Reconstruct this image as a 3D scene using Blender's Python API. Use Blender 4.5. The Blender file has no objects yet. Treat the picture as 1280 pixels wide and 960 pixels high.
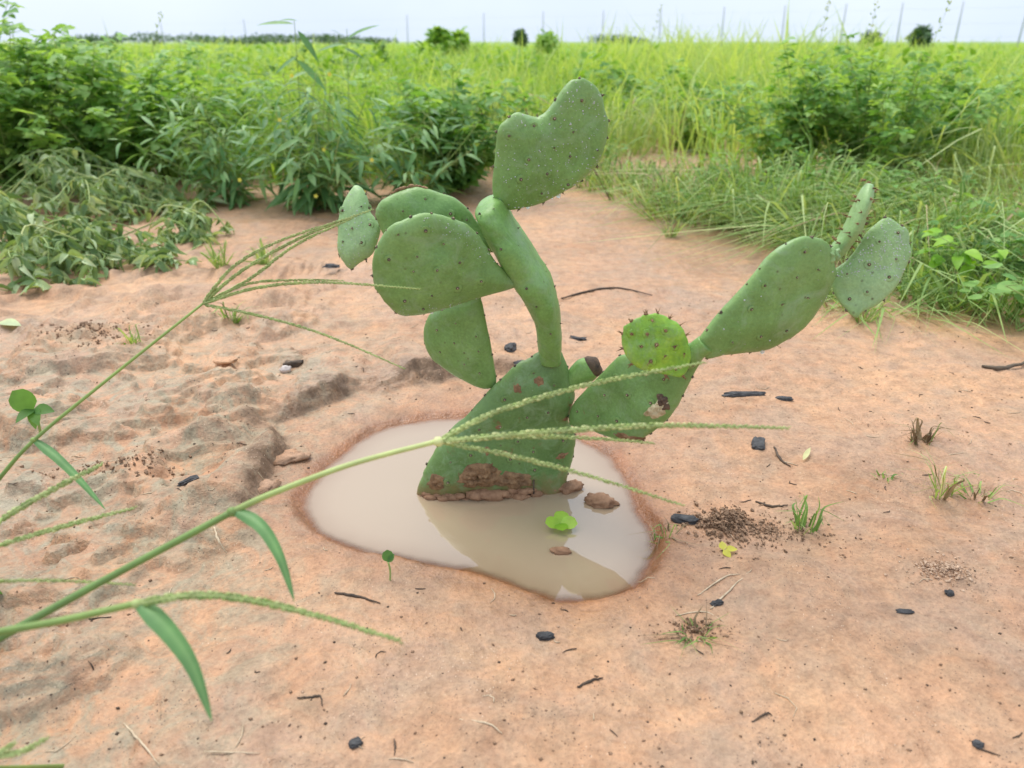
import bpy, math, random
import numpy as np
from mathutils import Vector, Matrix, noise as mnoise

random.seed(7); rng = np.random.default_rng(7)
R = math.radians
scene = bpy.context.scene
COL = scene.collection

# ------------------------------------------------------------------ camera, sky, sun, exposure
FPX = 961.0; CAMZ = 0.45; HORIZON = 52.0
PITCH = math.atan((480 - HORIZON) / FPX)
cd = bpy.data.cameras.new('camera'); cam = bpy.data.objects.new('camera', cd); COL.objects.link(cam)
cd.sensor_width = 36.0; cd.lens = 36.0 * FPX / 1280.0
cam.location = (0, 0, CAMZ); cam.rotation_euler = (math.pi/2 - PITCH, 0, 0)
cd.clip_start = 0.02; cd.clip_end = 3000
cd.dof.use_dof = True; cd.dof.focus_distance = 0.82; cd.dof.aperture_fstop = 27.03/3.8
scene.camera = cam

SUN_EL, SUN_AZ = R(62), R(-35)       # azimuth measured from +Y towards -X
world = bpy.data.worlds.new('World'); scene.world = world; world.use_nodes = True
wn = world.node_tree; wn.nodes.clear()
sky = wn.nodes.new('ShaderNodeTexSky'); sky.sky_type = 'NISHITA'; sky.sun_disc = False
sky.sun_elevation = SUN_EL; sky.sun_rotation = SUN_AZ; sky.dust_density = 3.0; sky.air_density = 1.2
cloud = wn.nodes.new('ShaderNodeTexNoise'); cloud.inputs['Scale'].default_value = 2.2; cloud.inputs['Detail'].default_value = 5
cr = wn.nodes.new('ShaderNodeValToRGB')
cr.color_ramp.elements[0].position = .3; cr.color_ramp.elements[0].color = (4.05, 4.75, 5.95, 1)
cr.color_ramp.elements[1].position = .7; cr.color_ramp.elements[1].color = (5.1, 5.7, 6.5, 1)
mixs = wn.nodes.new('ShaderNodeMixRGB'); mixs.inputs[0].default_value = 0.88     # cloud cover
bgn = wn.nodes.new('ShaderNodeBackground'); bgn.inputs['Strength'].default_value = 0.085
out = wn.nodes.new('ShaderNodeOutputWorld')
tc = wn.nodes.new('ShaderNodeTexCoord')
wn.links.new(tc.outputs['Generated'], cloud.inputs['Vector']); wn.links.new(cloud.outputs['Fac'], cr.inputs[0])
wn.links.new(sky.outputs[0], mixs.inputs[1]); wn.links.new(cr.outputs[0], mixs.inputs[2])
wn.links.new(mixs.outputs[0], bgn.inputs['Color']); wn.links.new(bgn.outputs[0], out.inputs[0])

sl = bpy.data.lights.new('sun', 'SUN'); sl.energy = 1.5; sl.angle = R(45); sl.color = (1, .96, .9)
so = bpy.data.objects.new('sun', sl); COL.objects.link(so)
sd_ = Vector((-math.sin(-SUN_AZ)*math.cos(SUN_EL), math.cos(SUN_AZ)*math.cos(SUN_EL), math.sin(SUN_EL)))
so.rotation_euler = sd_.to_track_quat('Z', 'Y').to_euler(); so.location = (0, 0, 5)

vs = scene.view_settings
vs.view_transform = 'Standard'; vs.look = 'None'; vs.gamma = 1; vs.exposure = 1.22; vs.use_curve_mapping = False
scene.render.engine = 'CYCLES'
scene.cycles.max_bounces = 8; scene.cycles.transparent_max_bounces = 12

# ------------------------------------------------------------------ helpers
CAM = Vector((0, 0, CAMZ))
FW = Vector((0, math.cos(PITCH), -math.sin(PITCH))); UP = Vector((0, math.sin(PITCH), math.cos(PITCH)))
def ray(px, py): return FW + Vector((1, 0, 0))*((px-640)/FPX) + UP*((480-py)/FPX)
def G(px, py, z=0.0):
    r = ray(px, py); return CAM + r*((z-CAMZ)/r.z)
def DY(px, py, Y):
    r = ray(px, py); return CAM + r*(Y/r.y)
def DD(px, py, d): return CAM + ray(px, py)*d
def onplane(px, py, P, n):
    r = ray(px, py); return CAM + r*((P-CAM).dot(n)/r.dot(n))
def zoomed(pts, x0, y0, s): return [(x0+a/s, y0+b/s) for a, b in pts]

class MB:
    def __init__(s): s.v = []; s.f = []; s.t = []
    def add(s, verts, faces, tint=.5):
        o = len(s.v); s.v.extend([tuple(p) for p in verts]); s.f.extend([tuple(i+o for i in f) for f in faces])
        if isinstance(tint, (int, float)): s.t.extend([tint]*len(verts))
        else: s.t.extend(tint)
    def tube(s, pts, radii, n=7, tint=.5, cap=True):
        pts = [Vector(p) for p in pts]
        if isinstance(radii, (int, float)): radii = [radii]*len(pts)
        vs_, fs = [], []; ref = Vector((.13, .21, .97))
        for i, p in enumerate(pts):
            t = (pts[min(i+1, len(pts)-1)] - pts[max(i-1, 0)]).normalized()
            a = t.cross(ref)
            if a.length < 1e-4: a = t.cross(Vector((1, 0, 0)))
            a.normalize(); b = t.cross(a)
            for k in range(n):
                th = 2*math.pi*k/n
                vs_.append(p + (a*math.cos(th) + b*math.sin(th))*radii[i])
        for i in range(len(pts)-1):
            for k in range(n):
                k2 = (k+1) % n
                fs.append((i*n+k, i*n+k2, (i+1)*n+k2, (i+1)*n+k))
        if cap:
            fs.append(tuple(range(n-1, -1, -1))); fs.append(tuple(range((len(pts)-1)*n, len(pts)*n)))
        s.add(vs_, fs, tint)
    def mesh(s, name, mat, smooth=True):
        me = bpy.data.meshes.new(name); me.from_pydata(s.v, [], s.f)
        a = me.attributes.new('tint', 'FLOAT', 'POINT'); a.data.foreach_set('value', np.array(s.t, dtype=np.float32))
        if smooth: me.polygons.foreach_set('use_smooth', [True]*len(me.polygons))
        me.materials.append(mat); me.update(); return me
    def build(s, name, mat, parent=None, smooth=True):
        me = s.mesh(name, mat, smooth); return link(name, me, parent)

def link(name, me, parent=None):
    o = bpy.data.objects.new(name, me); COL.objects.link(o)
    if parent is not None:
        o.parent = parent
        if parent.parent is None: o.location = -Vector(parent.location)
    else:
        n = len(me.vertices); co = np.empty(n*3, np.float32); me.vertices.foreach_get('co', co); co = co.reshape(-1, 3)
        c = co.mean(0); c[2] = co[:, 2].min(); co -= c; me.vertices.foreach_set('co', co.ravel()); me.update()
        o.location = [float(q) for q in c]
    return o
def tag(o, label=None, cat=None, group=None, kind=None):
    if label: o['label'] = label
    if cat: o['category'] = cat
    if group: o['group'] = group
    if kind: o['kind'] = kind
    return o
def thing(name, loc, label, cat, group=None):
    o = bpy.data.objects.new(name, None); COL.objects.link(o); o.location = loc; o.empty_display_size = .02
    return tag(o, label, cat, group)

def catmull(P, n, closed=False):
    P = [Vector(p) for p in P]; m = len(P); out_ = []
    segs = m if closed else m-1
    for i in range(segs):
        if closed: p0, p1, p2, p3 = P[(i-1) % m], P[i], P[(i+1) % m], P[(i+2) % m]
        else: p0, p1, p2, p3 = P[max(i-1, 0)], P[i], P[i+1], P[min(i+2, m-1)]
        for k in range(n):
            t = k/n
            out_.append(.5*((2*p1) + (p2-p0)*t + (2*p0-5*p1+4*p2-p3)*t*t + (3*p1-p0-3*p2+p3)*t**3))
    if not closed: out_.append(P[-1].copy())
    return out_

# value / gradient noise in numpy
_perm = rng.permutation(512).astype(np.int64); _perm = np.concatenate([_perm, _perm, _perm])
_grad = np.stack([np.cos(np.linspace(0, 2*np.pi, 64, endpoint=False)), np.sin(np.linspace(0, 2*np.pi, 64, endpoint=False))], 1)
def pnoise(x, y):
    xi = np.floor(x).astype(np.int64); yi = np.floor(y).astype(np.int64); xf = x-xi; yf = y-yi
    u = xf**3*(xf*(xf*6-15)+10); v = yf**3*(yf*(yf*6-15)+10)
    def g(ix, iy, dx, dy):
        h = _perm[(_perm[ix & 511] + iy) & 511] & 63
        return _grad[h, 0]*dx + _grad[h, 1]*dy
    a = g(xi, yi, xf, yf); b = g(xi+1, yi, xf-1, yf); c = g(xi, yi+1, xf, yf-1); d = g(xi+1, yi+1, xf-1, yf-1)
    return (a+(b-a)*u) + ((c+(d-c)*u) - (a+(b-a)*u))*v
def fbm(x, y, o=4, g=.5):
    s = 0; a = 1.
    for i in range(o): s = s + a*pnoise(x+17.3*i, y-9.1*i); x = x*2.03; y = y*2.03; a *= g
    return s
def sstep(a, b, x):
    t = np.clip((x-a)/(b-a), 0, 1); return t*t*(3-2*t)
def sdist(px, py, poly):     # signed distance to a polygon, negative inside
    d = np.full(px.shape, 1e9); ins = np.zeros(px.shape, bool); n = len(poly)
    for i in range(n):
        ax, ay = poly[i]; bx, by = poly[(i+1) % n]
        ex, ey = bx-ax, by-ay; wx, wy = px-ax, py-ay
        t = np.clip((wx*ex+wy*ey)/(ex*ex+ey*ey+1e-12), 0, 1)
        d = np.minimum(d, (wx-ex*t)**2+(wy-ey*t)**2)
        c = ((ay <= py) & (by > py)) | ((by <= py) & (ay > py))
        with np.errstate(divide='ignore', invalid='ignore'):
            ins ^= c & (px < ax+(py-ay)/(by-ay+1e-15)*ex)
    d = np.sqrt(d); return np.where(ins, -d, d)

# ------------------------------------------------------------------ materials
def newmat(name):
    m = bpy.data.materials.new(name); m.use_nodes = True; nt = m.node_tree; nt.nodes.clear(); return m, nt
def N(nt, t, **kw):
    n = nt.nodes.new(t)
    for k, v in kw.items():
        if k in n.inputs: n.inputs[k].default_value = v
        else: setattr(n, k, v)
    return n
def ramp(nt, stops, src=None):
    r = nt.nodes.new('ShaderNodeValToRGB'); e = r.color_ramp.elements
    while len(e) < len(stops): e.new(.5)
    for i, (p, c) in enumerate(stops): e[i].position = p; e[i].color = (*c, 1) if len(c) == 3 else c
    if src is not None: nt.links.new(src, r.inputs[0])
    return r
def mix(nt, fac, a, b, mode='MIX'):
    m = nt.nodes.new('ShaderNodeMixRGB'); m.blend_type = mode
    for i, v in ((0, fac), (1, a), (2, b)):
        if hasattr(v, 'is_linked') or hasattr(v, 'links'): nt.links.new(v, m.inputs[i])
        elif i == 0: m.inputs[0].default_value = v
        else: m.inputs[i].default_value = (*v, 1)
    return m.outputs[0]
def noise(nt, vec, scale, detail=4, rough=.55, dist=0):
    n = N(nt, 'ShaderNodeTexNoise', Scale=scale, Detail=detail, Roughness=rough, Distortion=dist)
    nt.links.new(vec, n.inputs['Vector']); return n.outputs['Fac']
def bump(nt, h, strength, dist, prev=None):
    b = N(nt, 'ShaderNodeBump', Strength=strength, Distance=dist); nt.links.new(h, b.inputs['Height'])
    if prev is not None: nt.links.new(prev, b.inputs['Normal'])
    return b.outputs[0]
def geo(nt):
    return nt.nodes.new('ShaderNodeNewGeometry').outputs['Position']

def leaf_mat(name, dark, mid, light, transl=.35, rough=.5, spec=.35):
    m, nt = newmat(name)
    at = N(nt, 'ShaderNodeAttribute', attribute_name='tint')
    r = ramp(nt, [(0, dark), (.5, mid), (1, light)], at.outputs['Fac'])
    nz = noise(nt, geo(nt), 60, 3)
    c = mix(nt, .35, r.outputs[0], ramp(nt, [(.3, (.55, .55, .55)), (.7, (1.35, 1.35, 1.2))], nz).outputs[0], 'MULTIPLY')
    p = N(nt, 'ShaderNodeBsdfPrincipled', Roughness=rough); p.inputs['Specular IOR Level'].default_value = spec
    nt.links.new(c, p.inputs['Base Color'])
    tr = N(nt, 'ShaderNodeBsdfTranslucent')
    c2 = mix(nt, 1, c, (1.5, 1.35, .55), 'MULTIPLY'); nt.links.new(c2, tr.inputs[0])
    ms = N(nt, 'ShaderNodeMixShader', Fac=transl)
    nt.links.new(p.outputs[0], ms.inputs[1]); nt.links.new(tr.outputs[0], ms.inputs[2])
    o = N(nt, 'ShaderNodeOutputMaterial'); nt.links.new(ms.outputs[0], o.inputs[0]); return m

M = {}
M['weed'] = leaf_mat('weed_leaf', (.075, .19, .045), (.17, .36, .085), (.34, .54, .16), .42)
M['lance'] = leaf_mat('lance_leaf', (.08, .20, .07), (.16, .33, .12), (.32, .50, .21))
M['wilt'] = leaf_mat('wilted_leaf', (.12, .21, .075), (.29, .42, .18), (.55, .64, .38), .25, .65)
M['grass'] = leaf_mat('meadow_grass', (.12, .26, .04), (.27, .47, .075), (.50, .63, .22), .42, .6)
M['green_grass'] = leaf_mat('clump_grass', (.09, .20, .045), (.25, .40, .115), (.52, .61, .29), .35, .6)
M['stalk'] = leaf_mat('grass_stalk', (.07, .18, .06), (.31, .43, .12), (.66, .70, .34), .2, .5)
M['blade'] = leaf_mat('grass_blade', (.08, .20, .08), (.14, .31, .12), (.22, .41, .17), .3, .5)
M['lime'] = leaf_mat('lime_leaf', (.15, .34, .02), (.26, .50, .04), (.40, .62, .10), .4, .45)
M['straw_leaf'] = leaf_mat('pale_leaf', (.30, .32, .12), (.45, .47, .20), (.60, .60, .32), .2, .6)
M['dry'] = leaf_mat('dry_stem', (.10, .065, .035), (.28, .20, .11), (.50, .38, .22), .05, .8)
M['yellow'] = leaf_mat('yellow_leaf', (.45, .42, .05), (.62, .60, .10), (.75, .72, .2), .25, .5)

def soil_material():
    m, nt = newmat('sandy_soil'); P = geo(nt)
    n1 = noise(nt, P, 2.3, 5, .6, .4); n2 = noise(nt, P, 9, 5, .62, .6); n3 = noise(nt, P, 45, 5, .65); n4 = noise(nt, P, 260, 3, .6)
    c = ramp(nt, [(.34, (.375, .20, .108)), (.5, (.475, .265, .148)), (.66, (.57, .325, .172))], n1).outputs[0]
    c = mix(nt, ramp(nt, [(.44, (0, 0, 0)), (.62, (.75, .75, .75))], n2).outputs[0], c, (.375, .245, .165))
    at = N(nt, 'ShaderNodeAttribute', attribute_name='algae')
    ng = noise(nt, P, 28, 5, .7, 1.0)
    gfac = mix(nt, 1, ramp(nt, [(.40, (0, 0, 0)), (.62, (1, 1, 1))], ng).outputs[0], at.outputs['Color'], 'MULTIPLY')
    c = mix(nt, gfac, c, (.33, .275, .185))
    dk = N(nt, 'ShaderNodeAttribute', attribute_name='dark')
    dfac = mix(nt, 1, dk.outputs['Color'], ramp(nt, [(.36, (.15, .15, .15)), (.56, (1, 1, 1))], noise(nt, P, 38, 5, .7)).outputs[0], 'MULTIPLY')
    c = mix(nt, dfac, c, (.20, .125, .075))
    c = mix(nt, .8, c, ramp(nt, [(.28, (.68, .65, .62)), (.5, (1, 1, 1)), (.74, (1.25, 1.23, 1.2))], n3).outputs[0], 'MULTIPLY')
    c = mix(nt, .55, c, ramp(nt, [(.28, (.66, .63, .60)), (.5, (1, 1, 1)), (.72, (1.3, 1.28, 1.25))], n4).outputs[0], 'MULTIPLY')
    # dark organic grit and pale quartz grains
    for sc, lo, hi, col, patch in ((330, .10, .17, (.055, .042, .034), .47), (210, .07, .12, (.06, .045, .035), .52), (300, .08, .13, (.74, .56, .41), .50)):
        v = N(nt, 'ShaderNodeTexVoronoi', Scale=sc); off = N(nt, 'ShaderNodeVectorMath', operation='ADD')
        off.inputs[1].default_value = (sc, lo*90, 0); nt.links.new(P, off.inputs[0])
        wob = N(nt, 'ShaderNodeMapping'); nt.links.new(off.outputs[0], wob.inputs[0]); wob.inputs['Scale'].default_value = (1, .7, .25)
        nt.links.new(wob.outputs[0], v.inputs['Vector'])
        f = ramp(nt, [(lo, (1, 1, 1)), (hi, (0, 0, 0))], v.outputs['Distance']).outputs[0]
        pn = ramp(nt, [(patch, (0, 0, 0)), (patch+.12, (1, 1, 1))], noise(nt, off.outputs[0], 13, 4)).outputs[0]
        c = mix(nt, mix(nt, 1, f, pn, 'MULTIPLY'), c, col)
    wet = N(nt, 'ShaderNodeAttribute', attribute_name='wet')
    c = mix(nt, wet.outputs['Fac'], c, mix(nt, 1, c, (.68, .50, .38), 'MULTIPLY'))
    fld = N(nt, 'ShaderNodeAttribute', attribute_name='field')
    gcol = ramp(nt, [(.3, (.10, .16, .03)), (.6, (.24, .38, .05))], noise(nt, P, .5, 6, .65)).outputs[0]
    c = mix(nt, fld.outputs['Fac'], c, gcol)
    p = N(nt, 'ShaderNodeBsdfPrincipled', Roughness=.85); nt.links.new(c, p.inputs['Base Color'])
    p.inputs['Specular IOR Level'].default_value = .4
    rg = ramp(nt, [(.36, (.42, .42, .42)), (.6, (.85, .85, .85))], noise(nt, P, 4.5, 4, .6))
    rr = N(nt, 'ShaderNodeMapRange'); nt.links.new(wet.outputs['Fac'], rr.inputs[0]); nt.links.new(rg.outputs[0], rr.inputs[3]); rr.inputs[4].default_value = .30
    nt.links.new(rr.outputs[0], p.inputs['Roughness'])
    b = bump(nt, n3, .75, .006); b = bump(nt, n4, .6, .002, b)
    b = bump(nt, noise(nt, P, 900, 2), .4, .0006, b)
    nt.links.new(b, p.inputs['Normal'])
    o = N(nt, 'ShaderNodeOutputMaterial'); nt.links.new(p.outputs[0], o.inputs[0]); return m
M['soil'] = soil_material()

def clod_material(name, a, b_):
    m, nt = newmat(name); P = geo(nt)
    c = ramp(nt, [(.3, a), (.7, b_)], noise(nt, P, 120, 5, .65)).outputs[0]
    p = N(nt, 'ShaderNodeBsdfPrincipled', Roughness=.8); nt.links.new(c, p.inputs['Base Color'])
    nt.links.new(bump(nt, noise(nt, P, 500, 4), .6, .001), p.inputs['Normal'])
    o = N(nt, 'ShaderNodeOutputMaterial'); nt.links.new(p.outputs[0], o.inputs[0]); return m
M['clod'] = clod_material('wet_clod', (.20, .10, .05), (.40, .22, .12))
M['crumb'] = clod_material('brown_crumb', (.13, .075, .04), (.36, .22, .13))
M['grain'] = clod_material('pale_grain', (.34, .20, .12), (.62, .45, .31))
M['charcoal'] = clod_material('charcoal', (.014, .014, .016), (.085, .083, .082))
M['twig'] = clod_material('dark_twig', (.035, .025, .018), (.12, .08, .05))
M['straw'] = clod_material('pale_straw', (.42, .31, .19), (.68, .55, .38))
M['shell'] = clod_material('pale_shell', (.40, .33, .29), (.70, .64, .60))
M['post'] = clod_material('weathered_post', (.42, .44, .47), (.55, .57, .60))
M['bark'] = clod_material('bark', (.07, .05, .03), (.16, .12, .08))
M['scab'] = clod_material('corky_scab', (.12, .06, .025), (.36, .21, .10))
M['deadtip'] = clod_material('dead_tip', (.03, .022, .018), (.16, .10, .06))
M['cream'] = clod_material('cream_scar', (.30, .22, .10), (.70, .62, .40))
M['areole'] = clod_material('areole_wool', (.035, .026, .016), (.21, .155, .10))
M['youngspine'] = clod_material('young_spine', (.10, .055, .025), (.36, .21, .10))

def pad_mat(name, dark, mid, light, brown=0.0, mud=None, scale=1.0, margin=.5):
    m, nt = newmat(name); P = geo(nt)
    n1 = noise(nt, P, 16*scale, 4, .6); n2 = noise(nt, P, 75, 5, .65); n3 = noise(nt, P, 420, 3, .6)
    c = ramp(nt, [(.3, dark), (.5, mid), (.72, light)], n1).outputs[0]
    c = mix(nt, .4, c, ramp(nt, [(.3, (.68, .72, .7)), (.7, (1.3, 1.25, 1.25))], n2).outputs[0], 'MULTIPLY')
    c = mix(nt, .5, c, ramp(nt, [(.3, (.72, .74, .7)), (.7, (1.3, 1.27, 1.27))], n3).outputs[0], 'MULTIPLY')
    mg = N(nt, 'ShaderNodeAttribute', attribute_name='tint')   # pad margins tinted a paler, yellower green, with sky light on the rims painted in
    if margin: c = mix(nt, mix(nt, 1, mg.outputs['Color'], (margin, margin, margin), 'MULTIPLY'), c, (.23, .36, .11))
    # waxy bloom worn off in streaks
    ws = noise(nt, P, 34, 5, .7, 1.5)
    c = mix(nt, ramp(nt, [(.50, (0, 0, 0)), (.72, (.6, .6, .6))], ws).outputs[0], c, (.27, .39, .21))
    # small dark pocks
    v = N(nt, 'ShaderNodeTexVoronoi', Scale=95); nt.links.new(P, v.inputs['Vector'])
    pk = mix(nt, 1, ramp(nt, [(.06, (1, 1, 1)), (.16, (0, 0, 0))], v.outputs['Distance']).outputs[0], ramp(nt, [(.5, (0, 0, 0)), (.62, (.8, .8, .8))], n1).outputs[0], 'MULTIPLY')
    c = mix(nt, pk, c, (.09, .075, .03))
    ds = N(nt, 'ShaderNodeTexVoronoi', Scale=260); nt.links.new(P, ds.inputs['Vector'])
    dsf = mix(nt, 1, ramp(nt, [(.05, (.55, .55, .55)), (.14, (0, 0, 0))], ds.outputs['Distance']).outputs[0], ramp(nt, [(.48, (0, 0, 0)), (.6, (1, 1, 1))], n2).outputs[0], 'MULTIPLY')
    c = mix(nt, dsf, c, (.42, .46, .34))
    if brown:
        nb = noise(nt, P, 60, 6, .72, .6)
        c = mix(nt, ramp(nt, [(.66-brown, (0, 0, 0)), (.75-brown, (.9, .9, .9))], nb).outputs[0], c, (.20, .095, .04))
    if mud is not None:
        sx = N(nt, 'ShaderNodeSeparateXYZ'); nt.links.new(P, sx.inputs[0])
        ad = N(nt, 'ShaderNodeMath', operation='MULTIPLY_ADD'); nt.links.new(n2, ad.inputs[0]); ad.inputs[1].default_value = -.055
        nt.links.new(sx.outputs[2], ad.inputs[2])
        f = ramp(nt, [(0, (.95, .95, .95)), (1, (0, 0, 0))])
        mr = N(nt, 'ShaderNodeMapRange'); nt.links.new(ad.outputs[0], mr.inputs[0]); mr.inputs[1].default_value = mud-.02; mr.inputs[2].default_value = mud+.012
        nt.links.new(mr.outputs[0], f.inputs[0]); c = mix(nt, f.outputs[0], c, (.25, .135, .06))
    p = N(nt, 'ShaderNodeBsdfPrincipled', Roughness=.42); nt.links.new(c, p.inputs['Base Color'])
    p.inputs['Specular IOR Level'].default_value = .4
    rr = ramp(nt, [(.3, (.34, .34, .34)), (.7, (.56, .56, .56))], n2); nt.links.new(rr.outputs[0], p.inputs['Roughness'])
    b = bump(nt, n2, .35, .003); b = bump(nt, n3, .3, .0008, b); nt.links.new(b, p.inputs['Normal'])
    o = N(nt, 'ShaderNodeOutputMaterial'); nt.links.new(p.outputs[0], o.inputs[0]); return m
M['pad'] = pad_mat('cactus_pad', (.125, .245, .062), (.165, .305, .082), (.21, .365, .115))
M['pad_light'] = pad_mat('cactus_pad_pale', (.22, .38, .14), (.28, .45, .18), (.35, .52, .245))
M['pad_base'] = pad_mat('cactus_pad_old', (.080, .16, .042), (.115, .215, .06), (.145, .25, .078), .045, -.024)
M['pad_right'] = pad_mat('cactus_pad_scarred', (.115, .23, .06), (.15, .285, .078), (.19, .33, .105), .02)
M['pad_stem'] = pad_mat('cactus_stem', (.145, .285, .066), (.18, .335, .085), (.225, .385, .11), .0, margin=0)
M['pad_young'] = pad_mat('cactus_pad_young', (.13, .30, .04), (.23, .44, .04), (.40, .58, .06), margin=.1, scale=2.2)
m, nt = newmat('dew'); p = N(nt, 'ShaderNodeBsdfPrincipled', Roughness=.08, IOR=1.33); p.inputs['Base Color'].default_value = (.95, .97, .97, 1)
p.inputs['Transmission Weight'].default_value = .55; p.inputs['Specular IOR Level'].default_value = .9
o = N(nt, 'ShaderNodeOutputMaterial'); nt.links.new(p.outputs[0], o.inputs[0]); M['dew'] = m

m, nt = newmat('muddy_water'); P = geo(nt)
at = N(nt, 'ShaderNodeAttribute', attribute_name='depth')
c = ramp(nt, [(0, (.40, .22, .125)), (.35, (.37, .25, .155)), (1, (.40, .295, .19))], at.outputs['Fac']).outputs[0]
p = N(nt, 'ShaderNodeBsdfPrincipled', Roughness=.03, IOR=2.15); nt.links.new(c, p.inputs['Base Color'])
p.inputs['Specular IOR Level'].default_value = .5
nt.links.new(bump(nt, noise(nt, P, 22, 2), .02, .002), p.inputs['Normal'])
tr = N(nt, 'ShaderNodeBsdfTransparent'); tr.inputs[0].default_value = (.95, .85, .75, 1)
ms = N(nt, 'ShaderNodeMixShader'); al = ramp(nt, [(0, (.12, .12, .12)), (.45, (.9, .9, .9)), (.8, (1, 1, 1))], at.outputs['Fac'])
nt.links.new(al.outputs[0], ms.inputs[0]); nt.links.new(tr.outputs[0], ms.inputs[1]); nt.links.new(p.outputs[0], ms.inputs[2])
o = N(nt, 'ShaderNodeOutputMaterial'); nt.links.new(ms.outputs[0], o.inputs[0]); M['water'] = m

# ------------------------------------------------------------------ ground
WZ = -0.012
PUD_PX = [(375,640),(378,618),(395,592),(425,565),(460,542),(500,528),(540,522),(580,520),(640,520),(690,530),(722,545),(752,560),(775,580),(790,605),(800,630),
          (814,662),(822,690),(815,715),(795,735),(760,750),(720,755),(680,748),(640,735),(600,722),(555,712),(510,703),(470,697),(430,686),(400,672),(382,657)]
PUD = [(q.x, q.y) for q in catmull([G(a, b, WZ) for a, b in PUD_PX], 3, True)]
RIM_PX = [(316,690),(318,640),(332,600),(348,558),(352,528),(395,510),(430,494),(480,488),(530,480),(580,473),(650,468),(740,480),(860,560),(900,700),(800,820),(600,790),(420,760)]
RIM = [(q.x, q.y) for q in catmull([G(a, b, 0) for a, b in RIM_PX], 3, True)]
BUMPS = []   # x, y, rx, ry, amp
def bmp(px, py, wx, wy, amp):
    q = G(px, py); dx = wx/FPX*q.y*1.08; BUMPS.append((q.x, q.y, dx, wy, amp))
for a in ((110,425,50,.045,.012),(150,592,42,.03,.011),(40,600,60,.03,.010),(255,640,34,.022,.010),(90,545,40,.03,.009),(30,590,30,.02,-.006),(285,450,20,.02,.006),
          (480,392,60,.03,.006),(270,415,40,.03,.006),(905,650,36,.022,.007),(1060,590,70,.05,.006),(880,550,40,.025,.006),(1178,718,45,.03,.004),(1150,545,30,.03,.005),
          (700,795,90,.03,-.003),(1000,760,120,.07,.004),(350,900,120,.05,.004),(60,880,80,.04,-.003),(600,880,90,.04,.004),(840,210,120,.3,.03),(950,470,70,.05,.006),
          (370,455,26,.02,.004),(640,440,40,.03,.004),(230,590,30,.02,-.006),(205,420,30,.025,-.005),(420,400,60,.03,-.004),(1230,470,80,.06,.006)): bmp(*a)

def height(x, y, want=False):
    near = 1 - sstep(2.2, 5.0, np.hypot(x, y-.5))
    h = .030*fbm(x*.55+3, y*.55, 3)*sstep(1.3, 5, y) + .0055*fbm(x*3.2, y*3.2, 3) + near*.0036*fbm(x*14, y*14, 4) + near*.0022*fbm(x*7+4, y*22, 3)
    h = h + near*.0022*np.abs(fbm(x*44, y*44, 2)) + near*.0013*fbm(x*120, y*120, 2)
    for bx, by, rx, ry, am in BUMPS:
        e = ((x-bx)/rx)**2 + ((y-by)/ry)**2
        k = e < 9
        if np.any(k):
            rough = 1 + .9*fbm(x[k]*38, y[k]*38, 3)
            h[k] += am*np.exp(-e[k])*rough
    # eroded terraces on the left
    n = fbm(x*5.2+1.7, y*7.0, 4) + .10*fbm(x*40, y*40, 3)
    ml = sstep(-.12, -.42, x)*sstep(2.6, 1.2, y)
    h = h + ml*(.010*sstep(.03, .065, n) + .009*sstep(.22, .25, n) + .006*sstep(.36, .38, n)) - ml*.008
    wet = np.zeros_like(h); dark = ml*np.maximum(sstep(.0, .04, n)*sstep(.10, .06, n), sstep(.20, .225, n)*sstep(.28, .25, n))*.75
    k = (np.abs(x) < .8) & (y > .3) & (y < 1.5)
    if np.any(k):
        xk, yk = x[k], y[k]
        sr = sdist(xk, yk, RIM) + .022*fbm(xk*13, yk*13, 4) + .008*fbm(xk*50, yk*50, 3)
        mk = sstep(.10, -.10, xk)*sstep(.60, .72, yk)
        hk = h[k]
        base = hk*sstep(-.02, .06, sr) * 1.0 + hk*.35*(1-sstep(-.02, .06, sr))
        step = .011*sstep(-.003, .005, sr) + .011*sstep(.008, .014, sr + .010*pnoise(xk*30, yk*30)) - .012*sstep(.03, .20, sr)
        brk = .45 + .75*sstep(-.25, .2, fbm(xk*9+2, yk*9, 2)); hk = base + mk*step*brk + mk*.004*np.abs(fbm(xk*60, yk*60, 3))*sstep(-.01, .01, sr)*sstep(.07, .02, sr)
        sp = sdist(xk, yk, PUD) + .0060*fbm(xk*16, yk*16, 3) + .0025*fbm(xk*70, yk*70, 2)
        # shore: ground crosses water level at the outline
        t = np.clip(sp/.075, 0, 1); lip = sstep(0, 1, t)
        shore = WZ + .0015 + .055*np.maximum(sp, 0)
        shore = shore + .0065*sstep(.001, .008, sp)*sstep(.76, .66, yk) + .002*sstep(.0, .006, sp)
        hk = np.where(sp < 0, WZ + np.maximum(sp*.30, -.035) + .0012*np.tanh((sp+.008)/.01), shore*(1-lip) + (hk)*lip)
        h[k] = hk
        wet[k] = .55*sstep(.07, .0, sp) + .45*sstep(.016, .004, sp)
        dark[k] = mk*sstep(-.012, .002, sr)*sstep(.036, .012, sr + .016*pnoise(xk*25, yk*25))*brk  # shade and damp of the rim step, painted into the soil colour
    if want: return h, wet, dark
    return h
def hz(x, y):      # height read from the finished ground grid
    i = min(max(int(np.searchsorted(xs, x))-1, 0), len(xs)-2); j = min(max(int(np.searchsorted(ys, y))-1, 0), len(ys)-2)
    u = (x-xs[i])/(xs[i+1]-xs[i]); v = (y-ys[j])/(ys[j+1]-ys[j])
    return float((HG[j, i]*(1-u)+HG[j, i+1]*u)*(1-v) + (HG[j+1, i]*(1-u)+HG[j+1, i+1]*u)*v)
def GH(px, py):
    q = G(px, py)
    for i in range(3): q = G(px, py, hz(q.x, q.y))
    return q

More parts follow.
